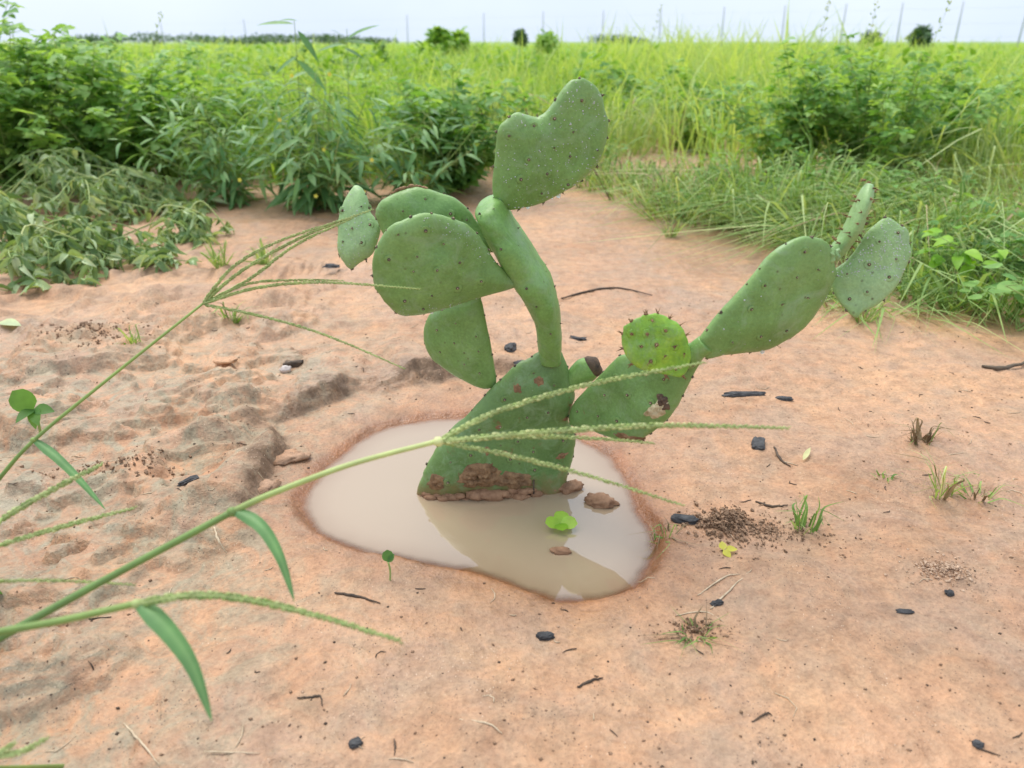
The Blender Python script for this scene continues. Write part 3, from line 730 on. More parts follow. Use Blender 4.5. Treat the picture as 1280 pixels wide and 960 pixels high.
bush('leafy_weed', at(20, 2.55), 'tall round-leaved weed at the far edge behind the wilted heap', 'weed', .62, .38, 40, 32, 'tri', 'weed', .038, (2, 3, 3, 4), seed=11)
bush('leafy_weed', at(135, 2.65), 'round-leaved weed between the tallest leafy weed and the narrow-leaved weed', 'weed', .52, .40, 44, 32, 'tri', 'weed', .037, (2, 3, 3, 4, 4), seed=12)
bush('leafy_weed', at(570, 2.62), 'dark round-leaved weed seen behind the top of the cactus pads', 'weed', .42, .32, 30, 28, 'tri', 'weed', .036, (1, 2, 2, 3), seed=13)
bush('leafy_weed', at(235, 2.95), 'pale leafy weed half hidden behind the narrow-leaved weed', 'weed', .46, .40, 36, 28, 'tri', 'weed', .038, (2, 3, 3, 4), seed=14)
bush('leafy_weed', at(480, 3.2), 'pale leafy weed standing in the meadow behind the narrow-leaved weed', 'weed', .36, .40, 24, 24, 'tri', 'weed', .036, (2, 3, 3, 4), seed=18)
bush('narrow_leaved_weed', at(400, 2.30), 'upright weed with long narrow drooping leaves and small yellow flowers', 'weed', .42, .25, 26, 24, 'lance', 'lance', .085, (0, 1, 2, 2, 3, 4), seed=15, droop=.22, cap=220)
bush('narrow_leaved_weed', at(290, 2.40), 'paler narrow-leaved weed leaning toward the wilted heap', 'weed', .33, .24, 22, 20, 'lance', 'lance', .072, (1, 2, 3, 4), seed=16, droop=.2, lean=(-.05, 0))
bush('narrow_leaved_weed', at(520, 2.40), 'low narrow-leaved weed behind the cactus pads', 'weed', .32, .24, 20, 20, 'lance', 'lance', .070, (0, 1, 2, 3), seed=17, droop=.15)
# two tall shoots that stand against the sky
def shoot(px, Y, topy, label, leaves, seed):
    b = at(px, Y); rnd = random.Random(seed); t = thing('tall_shoot', b, label, 'weed'); e = DY(px + rnd.uniform(-6, 6), topy, Y)
    C = catmull([b - Vector((0, 0, .01)), b.lerp(e, .5) + Vector((.012, 0, 0)), e], 6); mb = MB(); mb.tube(C, [.002*(1-.6*i/(len(C)-1)) for i in range(len(C))], 5, .4); mb.build('stem', M['stalk'], t)
    T0 = Matrix.Translation(-b)
    for (x, y, x2, y2, ti) in leaves:
        p = DY(x, y, Y); q = DY(x2, y2, Y-.03); o = bpy.data.objects.new('leaf', tm('lance', 1, ti, 'lance')); COL.objects.link(o); o.parent = t
        o.matrix_local = T0 @ leaf_matrix(p, q-p, Vector((0, -.5, 1)), (q-p).length)
shoot(372, 2.35, 24, 'thin leafy shoot rising above the narrow-leaved weed with one pale leaf', [(368,30,320,25,3), (372,38,400,75,1), (372,26,350,22,3), (372,70,340,90,2), (372,75,410,110,2)], 1)
shoot(428, 2.45, 36, 'forked leafy shoot rising against the sky beside the pale-leaved shoot', [(432,50,470,25,2), (430,52,465,50,2), (430,55,395,60,2), (430,60,455,70,1), (428,45,415,35,1)], 2)
# little yellow flowers of the narrow-leaved weed
for o in list(COL.objects):
    if o.name == 'narrow_leaved_weed':
        T0 = o
for (x, y) in ((405,187),(465,200),(350,150),(412,93),(395,245),(300,225),(365,95),(455,240)):
    p = DY(x, y, 2.08+random.uniform(-.02, .03)); mbf = MB()
    for k in range(5):
        a = k*1.2566; d = Vector((math.cos(a), -.4, math.sin(a)))
        V, F = TP['ovate'][0]; m_ = leaf_matrix(p, d, Vector((0, -1, 0)), .007); mbf.add([m_ @ v for v in V], F, .6)
    mbf.build('flower', M['yellow'], T0)

# wilted heap on the left
def wilted(base, label, seed, n, reach, h, lsz, dirx):
    rnd = random.Random(seed); t = thing('wilted_weed', base, label, 'weed', ); sm = MB(); lv = []
    for s in range(n):
        az = rnd.gauss(dirx, .9); L = reach*rnd.uniform(.5, 1.1)
        d = Vector((math.cos(az), math.sin(az)*.8, 0)); pk = h*rnd.uniform(.3, 1.1)
        e = base + d*L; e.z = hz(e.x, e.y) + .008
        jj = lambda q: Vector((rnd.gauss(0, q), rnd.gauss(0, q), abs(rnd.gauss(0, q*.5))))
        C = catmull([base + Vector((rnd.uniform(-.16, .16), rnd.uniform(-.12, .12), .006)), base + d*L*.3 + Vector((0, 0, pk)) + jj(.03), base + d*L*.55 + Vector((0, 0, pk*.7)) + jj(.035), base + d*L*.8 + Vector((0, 0, pk*.45)) + jj(.03), e], 5)
        sm.tube(C, [.0020*(1-.6*i/(len(C)-1)) for i in range(len(C))], 5, rnd.uniform(.2, .9))
        for k in range(30):
            f = rnd.uniform(.25, 1); i = min(int(f*(len(C)-1)), len(C)-2); p = C[i].lerp(C[i+1], .5)
            a2 = rnd.uniform(0, 6.28); dd = Vector((math.cos(a2)*.7, math.sin(a2)*.7, rnd.uniform(-1.2, .1))); sz = lsz*rnd.uniform(.6, 1.3)
            if p.z + dd.normalized().z*sz < hz(p.x, p.y)+.004: dd.z = rnd.uniform(-.1, .2)
            lv.append((leaf_matrix(p, dd, Vector((rnd.uniform(-1, 1), rnd.uniform(-1, 1), .6)), sz), rnd.choice((0, 1, 2, 2, 3, 4))))
    sm.build('stems', M['stalk'], t)['kind'] = 'stuff'; place_leaves(t, lv, 'wilt', 'wilt', 160)
wilted(GH(20, 262), 'uprooted wilted weed with long bare stems heaped beside the tall round-leaved weed', 21, 24, .50, .14, .031, -.4)
wilted(GH(60, 330), 'limp wilted weed sprawling over bare soil at the front of the heap', 22, 22, .32, .08, .030, -.4)
wilted(GH(130, 268), 'wilted weed with drooping folded leaves between the heap and the narrow-leaved weed', 23, 16, .30, .10, .030, -.2)
wilted(GH(225, 300), 'small wilted sprig lying apart on the soil beyond the heap', 24, 8, .13, .06, .028, -.3)
wilted(GH(-60, 320), 'wilted weed at the outer side of the heap', 25, 18, .40, .13, .032, -.2)

# right-hand side
bush('leafy_weed', at(1085, 2.55), 'broad leafy bush rising out of the lodged grass', 'bush', .50, .42, 46, 32, 'tri', 'weed', .030, (1, 2, 3, 3, 4), seed=31, cap=170)
bush('leafy_weed', at(975, 2.75), 'leafy bush standing behind the grass clump next to the broad bush', 'bush', .47, .32, 30, 28, 'tri', 'weed', .030, (1, 2, 3, 3, 4), seed=32)
bush('leafy_weed', at(1180, 2.9), 'leafy bush behind the broad bush towards the open meadow', 'bush', .44, .34, 26, 26, 'tri', 'weed', .032, (2, 2, 3, 4), seed=33)
def strip(mb, C, w, tint, tw=0., rnd=random):
    V, F = [], []; n = len(C); a0 = rnd.uniform(0, 6.28); side = Vector((math.cos(a0), math.sin(a0), .2)).normalized()
    for i, c in enumerate(C):
        ww = w*(1 - (i/(n-1))**2.2)*(.6+.4*min(1, i/2)) + w*.04
        V += [c - side*ww, c + side*ww]
    for i in range(n-1): F.append((i*2, i*2+1, i*2+3, i*2+2))
    mb.add(V, F, tint)
def grass_clump(name, base, label, n, hgt, spread, w, seed, lodge=0., tl=(.1, .9), matn='green_grass', lean=(0, 0), cat='grass', foot=.05, dry=0.):
    rnd = random.Random(seed); base = Vector(base); t = thing(name, base, label, cat); mb = MB(); md = MB()
    for i in range(n):
        a = rnd.uniform(0, 6.28); rr = foot*math.sqrt(rnd.random()); b = base + Vector((math.cos(a)*rr, math.sin(a)*rr*.7, 0)); b.z = hz(b.x, b.y) - .003
        a2 = a + rnd.gauss(0, .7); L = hgt*rnd.uniform(.45, 1.15); sp = spread*rnd.uniform(.2, 1.2)
        d = Vector((math.cos(a2)*sp + lean[0]*rnd.uniform(.3, 1.2), math.sin(a2)*sp + lean[1], 0)); lg = min(1, max(0, rnd.gauss(lodge, .25)))
        kx = hgt*.16; pk = b + d*.45 + Vector((rnd.gauss(0, kx), rnd.gauss(0, kx), L*(1-.45*lg)*rnd.uniform(.7, 1.1))); e = b + d*1.15 + Vector((rnd.gauss(0, kx*1.8), rnd.gauss(0, kx*1.8), L*(.95-.9*lg))); 
        e.z = max(e.z, hz(e.x, e.y)+.004)
        C = catmull([b, b.lerp(pk, .5) + Vector((0, 0, L*.08)), pk, e], 3)
        strip(md if rnd.random() < dry else mb, C, w*rnd.choice((.5, .7, .9, 1.1, 1.9)), rnd.uniform(*tl), rnd=rnd)
    if mb.v: mb.build('blades', M[matn], t)['kind'] = 'stuff'
    if md.v: md.build('dry_blades', M['dry'], t)['kind'] = 'stuff'
    return t
grass_clump('grass_clump', at(890, 2.15), 'loose clump of fine grass at the bare soil edge before the bushes', 420, .16, .24, .0021, 41, .55, (.1, 1.), foot=.20, dry=.10)
grass_clump('grass_clump', at(985, 2.10), 'dense dark grass clump at the foot of the broad bush', 760, .20, .26, .0021, 42, .55, (.0, .85), foot=.22, dry=.05)
grass_clump('grass_clump', at(825, 2.45), 'low sparse grass clump bordering the strip of bare soil', 260, .14, .16, .0021, 43, .5, foot=.18, dry=.2)
grass_clump('lodged_grass', GH(1110, 305), 'mat of flattened fine grass in front of the broad bush', 900, .18, .32, .0020, 44, .8, (.1, 1.), foot=.26, lean=(-.10, 0), dry=.06)
grass_clump('lodged_grass', GH(1230, 300), 'mat of flattened pale grass beside the round-leaved seedlings', 900, .20, .34, .0020, 45, .75, (.2, 1.), foot=.30, lean=(-.12, 0), dry=.06)
grass_clump('lodged_grass', at(1290, 2.5), 'tall tangled pale grass behind the flattened mats', 700, .34, .34, .0023, 46, .6, (.4, 1.), foot=.38, lean=(-.10, 0))
grass_clump('lodged_grass', GH(1105, 378), 'pulled grass strewn over the soil below the end of the cactus', 240, .045, .16, .0019, 47, .95, (.3, 1.), foot=.15, dry=.2)
grass_clump('lodged_grass', GH(1250, 375), 'short creeping grass around the round-leaved seedlings', 620, .10, .16, .0022, 48, .6, (.0, .8), foot=.20)
grass_clump('grass_clump', GH(1165, 345), 'creeping grass at the bare soil edge behind the end pads', 420, .12, .16, .0020, 49, .6, (.1, .8), foot=.15, dry=.1)
grass_clump('grass_clump', at(770, 2.65), 'short grass clump seen beside the top cactus pad', 200, .13, .12, .0021, 50, .4, foot=.14, dry=.15)
grass_clump('lodged_grass', GH(1010, 300), 'flattened straw-flecked grass along the soil edge before the dark clump', 300, .06, .16, .0018, 52, .9, (.3, 1.), foot=.16, dry=.25)
bush('leafy_weed', GH(1245, 352), 'low dark leafy weed among the creeping grass', 'weed', .12, .16, 16, 14, 'tri', 'weed', .020, (0, 1, 2, 3), seed=37, cap=120)
bush('leafy_weed', GH(1190, 322), 'low leafy weed half buried in the flattened grass mat', 'weed', .15, .16, 12, 12, 'ovate', 'weed', .030, (1, 2, 3), seed=38, cap=100)
bush('leafy_weed', GH(850, 275), 'low leafy weed at the soil edge in front of the sparse grass', 'weed', .09, .13, 10, 10, 'ovate', 'weed', .022, (1, 2, 3), seed=39, cap=80)
bush('leafy_weed', GH(950, 262), 'knee-high leafy weed tangled in the dense dark grass clump', 'weed', .20, .22, 16, 16, 'ovate', 'weed', .026, (0, 1, 2, 3, 4), seed=40, cap=100)
bush('leafy_weed', GH(1050, 275), 'leafy weed tangled in the flattened mat below the broad bush', 'weed', .22, .22, 16, 16, 'ovate', 'weed', .026, (0, 1, 2, 3), seed=41, cap=100)
grass_clump('grass_clump', at(690, 2.95), 'thin grass clump closing the bare gap behind the top pad', 260, .20, .18, .0024, 53, .45, (.2, .9), foot=.22, dry=.12)
grass_clump('grass_clump', at(640, 3.15), 'grass clump between the dark round-leaved weed and the bare strip', 300, .26, .18, .0026, 54, .35, (.2, .9), foot=.24, dry=.08)
grass_clump('grass_clump', at(760, 3.35), 'yellowish grass clump beyond the bare strip beside the top pad', 300, .28, .20, .0026, 55, .35, (.4, 1.), foot=.26, dry=.1)
bush('leafy_weed', at(725, 3.0), 'low leafy weed at the far end of the bare soil', 'weed', .16, .2, 12, 12, 'ovate', 'weed', .030, (1, 2, 3, 4), seed=43, cap=80)
bush('leafy_weed', at(860, 3.6), 'leafy weed in the meadow behind the sparse grass clump', 'weed', .38, .34, 20, 22, 'tri', 'weed', .038, (2, 3, 3, 4), seed=44, cap=80)
bush('leafy_weed', at(640, 4.2), 'leafy weed in the meadow above the curved pad', 'weed', .36, .4, 20, 22, 'tri', 'weed', .042, (1, 2, 3, 4), seed=45, cap=80)
bush('leafy_weed', at(800, 4.6), 'dark leafy weed in the meadow right behind the top pad', 'weed', .38, .45, 20, 22, 'tri', 'weed', .044, (0, 1, 2, 3), seed=46, cap=80)
bush('leafy_weed', GH(905, 285), 'small leafy weed poking out of the loose clump at the soil edge', 'weed', .10, .13, 9, 9, 'ovate', 'weed', .024, (1, 2, 3, 4), seed=47, cap=80)
bush('leafy_weed', GH(1000, 292), 'small leafy weed at the soil edge before the straw-flecked grass', 'weed', .09, .12, 8, 9, 'ovate', 'weed', .022, (0, 1, 2, 3), seed=48, cap=80)
bush('leafy_weed', GH(1130, 285), 'leafy weed growing through the middle of the flattened mats', 'weed', .20, .24, 18, 16, 'ovate', 'weed', .028, (0, 1, 2, 3, 4), seed=49, cap=100)
tuft_spots = ((812, 262, 'stray grass tuft between the low sparse clump and the bare soil'), (838, 296, 'stray grass tuft on bare soil before the low leafy weed'),
              (1012, 318, 'stray grass tuft on the soil behind the long right pad'), (1078, 402, 'stray grass tuft on the soil under the dewy end pad'), (1035, 372, 'stray grass tuft on the soil below the narrow spiny pad'))
bush('lime_seedling', GH(1200, 372), 'young weed with bright lime top leaves growing out of the flattened grass', 'weed', .15, .07, 6, 7, 'ovate', 'lime', .036, (0, 1, 2, 3), seed=34, stemr=.0018, lo=.4)
bush('round_leaved_weed', GH(1285, 412), 'low weed with large round leaves at the edge of the creeping grass', 'weed', .13, .09, 8, 4, 'round', 'weed', .048, (2, 2, 3), seed=35, stemr=.002, lo=.5)
bush('round_leaved_weed', GH(1213, 405), 'small round-leaved seedling beside pulled grass', 'weed', .06, .04, 3, 3, 'round', 'weed', .036, (2, 3), seed=36, stemr=.0016, lo=.5)

# ------------------------------------------------------------------ meadow to the horizon
def meadow(name, n, y0, y1, hmin, hmax, wfac, seed, label, tint0, tint1, mask):
    g = np.random.default_rng(seed)
    Yv = y0*np.exp(g.random(n)*math.log(y1/y0)); Xv = (g.random(n)*2-1)*(Yv*1.25+1.2)
    k = mask(Xv, Yv, g); Xv, Yv = Xv[k], Yv[k]; n = len(Xv)
    cl = fbm(Xv*.9, Yv*.9, 3); cl2 = fbm(Xv*.25+5, Yv*.25, 2)
    hh = (hmin + (hmax-hmin)*g.random(n)**1.3)*(1+1.0*cl)*(1+.6*cl2)
    ww = wfac*(Yv/3)**.75*(.7+.6*g.random(n)); az = g.random(n)*6.283; la = g.random(n)*6.283; ln = hh*(.2+.9*g.random(n)**1.5)
    zb = height(Xv.copy(), Yv.copy()) - .01
    for cx_, cy_, cr_, am_ in ((1.15, 3.9, .55, .35), (2.2, 6.5, 1.2, .35), (.9, 7.5, 1.0, .25), (-.6, 9., 1.6, .2), (3.4, 9, 1.5, .3), (.3, 5.2, .5, .15)):
        hh = hh*(1 + am_*np.exp(-((Xv-cx_)**2+(Yv-cy_)**2)/cr_**2))
    sx, sy = np.cos(az)*ww, np.sin(az)*ww; lx, ly = np.cos(la)*ln, np.sin(la)*ln
    V = np.zeros((n, 5, 3)); B = np.stack([Xv, Yv, zb], 1); S = np.stack([sx, sy, 0*sx], 1)
    m_ = B + np.stack([lx*.3, ly*.3, hh*.6], 1); e = B + np.stack([lx, ly, hh*(1-.25*(ln/hh)**2)], 1)
    V[:, 0] = B-S*.7; V[:, 1] = B+S*.7; V[:, 2] = m_-S; V[:, 3] = m_+S; V[:, 4] = e
    i5 = np.arange(n)*5; F = np.concatenate([np.stack([i5, i5+1, i5+3], 1), np.stack([i5, i5+3, i5+2], 1), np.stack([i5+2, i5+3, i5+4], 1)])
    tt = np.clip(tint0 + (tint1-tint0)*g.random(n) + .75*cl2 + .6*cl, 0, 1)
    tt = np.repeat(tt[:, None], 5, 1); tt[:, 4] = np.clip(tt[:, 4]+.12, 0, 1)
    me = bulk_mesh(name, V.reshape(-1, 3), F, M['grass'], {'tint': tt.ravel()}, False)
    o = bpy.data.objects.new(name, me); COL.objects.link(o); tag(o, label, 'grass', kind='stuff'); return o
def m1(x, y, g):
    left = (x < -.05-.05*y); right = x > .40+.06*y
    mid_start = 3.7 + .5*fbm(x*1.3, y*0+2, 2)
    d = np.where((y > mid_start) | (left & (y > 2.7)) | (right & (y > 2.5)), 1., 0.)
    rb = (y < 3.7) & right & (x < 2.1); d = np.where(rb, d*.25, d)
    return (g.random(len(x)) < d) & (fbm(x*1.1+9, y*1.1, 3) > -.36)
meadow('meadow_grass', 160000, 2.5, 70, .14, .36, .0036, 1, 'bright lime meadow grass spreading to the horizon', .3, .85, m1)
# broad-leaved growth mixed into the meadow
def meadow_weeds():
    g = random.Random(5); mb = MB()
    for k in range(330):
        Yv = 3.4*math.exp(g.random()*math.log(16/3.4)); x = (g.random()*2-1)*(Yv*.85+.5)
        if -.3 < x-.0*Yv < .75 and Yv < 4.6: continue
        h = g.uniform(.22, .46); r = g.uniform(.12, .40); z0 = hz(x, Yv); dk = g.uniform(.1, .95); sz = .03*(Yv/3)**.6
        for i in range(110):
            a = g.uniform(0, 6.28); rr = r*math.sqrt(g.random()); p = Vector((x+math.cos(a)*rr, Yv+math.sin(a)*rr, z0 + h*(1-(rr/r)**2*.5)*g.uniform(.25, 1)))
            V, F = TP['ovate'][i % 4]; m_ = leaf_matrix(p, Vector((g.uniform(-1, 1), g.uniform(-1, 1), g.uniform(-.5, .6))), Vector((g.uniform(-.6, .6), g.uniform(-.6, .6), 1)), sz*g.uniform(.8, 1.7))
            mb.add([m_ @ v for v in V], F, min(1, max(0, dk+g.uniform(-.2, .25))))
    o = mb.build('meadow_weeds', M['weedfar']); tag(o, 'broad-leaved growth mixed into the lime meadow', 'weeds', kind='stuff')
M['weedfar'] = leaf_mat('meadow_weed_leaf', (.10, .22, .03), (.21, .40, .055), (.36, .54, .10), .4)
meadow_weeds()

# far shrubs on the horizon
def far_shrub(px, Y, h, w, label, matn, seed, tl=(.0, .7)):
    rnd = random.Random(seed); b = at(px, Y); t = thing('far_shrub', b, label, 'shrub', None); tr = MB(); cr_ = MB()
    for k in range(5):
        a = rnd.uniform(0, 6.28); e = b + Vector((math.cos(a)*w*.25, math.sin(a)*w*.25, h*rnd.uniform(.5, .8))); tr.tube(catmull([b - Vector((0, 0, .02)), b.lerp(e, .5)+Vector((rnd.uniform(-.1, .1)*w, 0, 0)), e], 4), [.03*h*(1-.08*i) for i in range(9)], 5)
    for k in range(520):
        v = Vector((rnd.gauss(0, 1), rnd.gauss(0, 1), rnd.gauss(0, 1))).normalized()*rnd.random()**.4
        p = b + Vector((v.x*w*.5, v.y*w*.5, h*.60 + v.z*h*.42)); V, F = TP['ovate'][k % 4]
        m_ = leaf_matrix(p, Vector((rnd.uniform(-1, 1), rnd.uniform(-1, 1), rnd.uniform(-.6, .6))), Vector((rnd.uniform(-1, 1), rnd.uniform(-1, 1), 1)), .17*max(h, w*.25)*rnd.uniform(.7, 1.4))
        cr_.add([m_ @ q for q in V], F, rnd.uniform(*tl))
    tr.build('trunk', M['bark'], t); c = cr_.build('crown', M[matn], t)
M['farleaf'] = leaf_mat('far_shrub_leaf', (.05, .11, .04), (.085, .17, .06), (.13, .23, .085), .25)
far_shrub(1146, 30, .95, .70, 'dark round shrub on the horizon below the fence wire', 'farleaf', 1)
far_shrub(1086, 34, .85, .80, 'smaller dark shrub on the horizon next to the dark round shrub', 'farleaf', 2)
far_shrub(650, 38, .95, .55, 'small dark shrub standing out on the horizon above the cactus', 'farleaf', 3)
far_shrub(550, 13, .66, .30, 'bright green shrub on the horizon above the narrow-leaved weed', 'weedfar', 4, (.4, 1.))
far_shrub(574, 14, .62, .36, 'bright green shrub with a dark side beside its twin on the horizon', 'weedfar', 5, (.4, 1.))
far_shrub(682, 15, .58, .36, 'slender green shrub on the horizon left of the top cactus pad', 'weedfar', 6, (.4, 1.))
for i, (x, yy, h, w) in enumerate(((190,90,1.3,5),(245,95,1.2,6),(300,88,.9,7),(345,92,1.2,7),(410,100,1.3,8),(765,80,1.1,5),(790,85,.9,4),(120,100,1.1,9),(460,105,.9,8))):
    far_shrub(x, yy, h, w, 'low dark scrub in the hedge along the horizon', 'farleaf', 20+i)
    o = [q for q in COL.objects if q.get('label') == 'low dark scrub in the hedge along the horizon'][-1]; o['group'] = 'scrub along the horizon'

# fence
posts_px = [(206,33),(310,31),(510,27),(605,28),(678,27),(752,26),(823,25),(900,23),(975,22),(1047,22),(1118,20),(1190,15),(1268,11),(1352,6)]
HP = 1.65; pts = []
lo_, hi_ = None, None
for px, ty in posts_px:
    dpx = 20 + (px-206)/(1268-206)*20      # post tops rise with nearness along the oblique fence
    Yf = (HP-CAMZ)*FPX/dpx*.93; pts.append((px, Yf))
fence = thing('wire_fence', at(*pts[6]), 'thin wire fence on grey posts along the meadow horizon', 'fence')
tops = []
for i, (px, Yf) in enumerate(pts):
    b = at(px, Yf); mb = MB(); ln = Vector((random.uniform(-.05, .05), 0, 0)); mb.tube([b - Vector((0, 0, .2)), b + Vector((0, 0, HP*.5)) + ln*.5, b + Vector((0, 0, HP)) + ln], [.026, .025, .024], 6); mb.build('post', M['post'], fence); tops.append(b)
for hh in (.6, 1.0, 1.45):
    mb = MB()
    for a, b in zip(tops[:-1], tops[1:]):
        mb.tube([a + Vector((0, -.05, hh)), a.lerp(b, .5) + Vector((0, -.05, hh-.02)), b + Vector((0, -.05, hh))], .002, 4)
    mb.build('wire', M['post'], fence)
# wispy grass stalks against the sky
for i, (px, Y_, ty, ex, ey, lab) in enumerate(((1000,2.9,30,1038,2,'thin wispy grass stalk against the sky behind the bushes'),(1120,2.6,45,1188,0,'thin leaning grass stalk with fine seed head above the broad bush'),(1070,2.8,40,1095,8,'short wispy grass stalk above the broad bush'),(185,3.0,60,200,22,'thin wispy grass stalk above the round-leaved weeds'),(800,4.5,80,826,12,'tall fine grass stalk in the meadow next to the top pad'))):
    b = at(px, Y_); t = thing('grass_stalk', b, lab, 'grass'); e = DY(ex, ey, Y_); C = catmull([b - Vector((0, 0, .01)), b.lerp(e, .5) + Vector((-.02, 0, .04)), e], 8)
    mb = MB(); mb.tube(C, [.0012*(1-.6*k/(len(C)-1)) for k in range(len(C))], 4, .6); mb.build('culm', M['stalk'], t); mb = MB(); rnd = random.Random(i)
    for k in range(34):
        p = C[9 + k % 8]; d = (C[-1]-C[-3]).normalized()*1.2 + Vector((rnd.uniform(-.8, .8), rnd.uniform(-.5, .5), rnd.uniform(-.3, .5))); V, F = TP['ovate'][0]
        m_ = leaf_matrix(p + d*rnd.uniform(.003, .015), d, Vector((0, -1, .3)), .008); mb.add([m_ @ v for v in V], F, rnd.uniform(.4, 1))
    mb.build('seed_head', M['stalk'], t)['kind'] = 'stuff'

# ------------------------------------------------------------------ foreground grass stems
def spike(t, C, r, seed, tints=(.35, .95), name='seed_spike', gap=.0015, sl=.0042):
    rnd = random.Random(seed); mb = MB(); n = len(C)
    mb.tube(C, [r*.5*(1-.5*i/(n-1)) for i in range(n)], 6, .7)
    # walk along the rachis laying two rows of overlapping spikelets
    acc = 0; k = 0
    for i in range(n-1):
        seg = (C[i+1]-C[i]); L = seg.length; td = seg.normalized(); ref = (C[i]-CAM).normalized(); side = td.cross(ref).normalized(); back = td.cross(side)
        while acc < L:
            f = (i + acc/L)/(n-1); p = C[i] + td*acc; sgn = 1 if k % 2 else -1; k += 1; sc = (1.05-.5*f**3)
            ax = (td + side*sgn*rnd.uniform(.08, .26) + back*rnd.uniform(-.2, .2)).normalized(); q = p + side*sgn*r*.36*sc
            sx = ax.cross(back).normalized(); ll_ = sl*rnd.uniform(.8, 1.35)*sc; w = r*rnd.uniform(.40, .58)*sc; bk = ax.cross(sx)
            V = [q, q+ax*ll_*.4+sx*w, q+ax*ll_*.4+bk*w, q+ax*ll_*.4-sx*w, q+ax*ll_*.4-bk*w, q+ax*ll_]; F = [(0,1,2),(0,2,3),(0,3,4),(0,4,1),(5,2,1),(5,3,2),(5,4,3),(5,1,4)]
            tt = rnd.uniform(*tints); mb.add(V, F, [tt*.5, tt, tt, tt, tt, min(1, tt+.1)]); acc += gap
        acc -= L
    return mb.build(name, M['stalk'], t)
def PX(pts, n=10): return catmull([DD(*p) for p in pts], n)
def culm(t, pts, r0, r1, tint0=.2, tint1=.6):
    C = [Vector(p) if isinstance(p, Vector) else DD(*p) for p in pts]; C = catmull(C, 10); n = len(C); mb = MB()
    ref = len(C); tn = []
    mb.tube(C, [r0+(r1-r0)*i/(n-1) for i in range(n)], 10, .5)
    mb.t = [tint0+(tint1-tint0)*(i//10)/(n-1) for i in range(n*10)]
    return mb.build('culm', M['stalk'], t)
def node_knob(t, p, r, tint=.8):
    mb = MB(); mb.add([p + Vector((v.x*r*1.1, v.y*r, v.z*r)) for v in ICO2[0]], ICO2[1], tint); mb.build('node', M['stalk'], t)
def blade(t, pts, w, seed=1, fold=.35, facing=None):
    C = PX(pts, 6); n = len(C); V, F, T = [], [], []
    for i, c in enumerate(C):
        td = (C[min(i+1, n-1)]-C[max(i-1, 0)]).normalized(); f = i/(n-1); vw = (c-CAM).normalized(); s = td.cross(vw).normalized(); s = (s + vw*(.5 if facing is None else facing)*math.sin(1+2*f)).normalized(); nn = s.cross(td)
        ww = w*(min(1, .45+f*2.6))*(1-f**2.6) + w*.02
        for q in (-1, -.5, 0, .5, 1): V.append(c + s*ww*q + nn*abs(q)*ww*fold); T.append(.35+.3*(1-abs(q))*(.8 if q else 1.6))
    for i in range(n-1):
        for k in range(4): F.append((i*5+k, i*5+k+1, i*5+k+6, i*5+k+5))
    mb = MB(); mb.add(V, F, T); return mb.build('leaf_blade', M['blade'], t)

TUS = Vector((-.47, .50, 0)); TUS.z = hz(TUS.x, TUS.y)
def root(dx, dy):
    q = TUS + Vector((dx, dy, 0)); q.z = hz(q.x, q.y); return q
# A: thin far stem with the many-fingered seed head left of the cactus
rt = root(-.12, .14); gA = thing('grass_plant', rt, 'thin grass stem with many-fingered seed head reaching the far-left cactus pad', 'grass', 'grass stems arching over the soil')
culm(gA, [rt - Vector((0, 0, .01)), DD(-45,655,.64), DD(0,597,.63), DD(45,548,.63), DD(130,478,.65), DD(253,380,.68)], .0022, .0011, .15, .55)
node_knob(gA, DD(42,550,.63), .0024, .5); blade(gA, [(42,549,.63),(70,570,.625),(100,600,.62),(132,637,.615)], .0042)
fA = [[(253,380,.68),(300,340,.68),(380,295,.69),(465,262,.70)], [(253,380,.68),(290,335,.675),(345,303,.68),(430,274,.69)], [(253,380,.68),(310,350,.69),(370,306,.70),(440,273,.71)],
      [(253,380,.68),(320,360,.67),(400,353,.66),(525,361,.65)], [(253,380,.68),(310,355,.69),(370,350,.70),(430,351,.71)], [(256,381,.68),(330,396,.67),(410,420,.66),(506,461,.65)]]
for i, f in enumerate(fA): spike(gA, PX(f, 9), (.0017, .0016, .0016, .0015, .0012, .0012)[i], 100+i, (.35, .9), gap=.0014, sl=.0038)
# B: the thick stem whose seed head crosses the cactus base
rt = root(0, -.04); gB = thing('grass_plant', rt, 'thick grass stem whose four-fingered seed head crosses the cactus base', 'grass', 'grass stems arching over the soil')
culm(gB, [rt - Vector((0, 0, .01)), DD(-60,830,.42), DD(0,797,.43), DD(140,720,.45), DD(290,640,.47)], .0027, .0021, .05, .3)
culm(gB, [DD(288,641,.47), DD(340,617,.475), DD(440,580,.49), DD(545,552,.50)], .0021, .0016, .55, .85)
node_knob(gB, DD(290,640,.47), .0032, .35); node_knob(gB, DD(548,552,.50), .0034, 1.); blade(gB, [(290,637,.47),(325,655,.462),(350,695,.455),(368,752,.45)], .0045)
fB = [[(548,552,.50),(620,515,.50),(740,480,.51),(880,453,.52)], [(548,552,.50),(680,540,.49),(820,532,.49),(985,535,.49)], [(548,552,.50),(640,546,.51),(740,548,.52),(818,554,.53)], [(548,552,.50),(640,570,.50),(740,596,.51),(855,632,.52)]]
for i, f in enumerate(fB): spike(gB, PX(f, 12), (.0018, .0020, .0013, .0014)[i], 120+i, (.5, 1.), gap=.0018, sl=.0052)
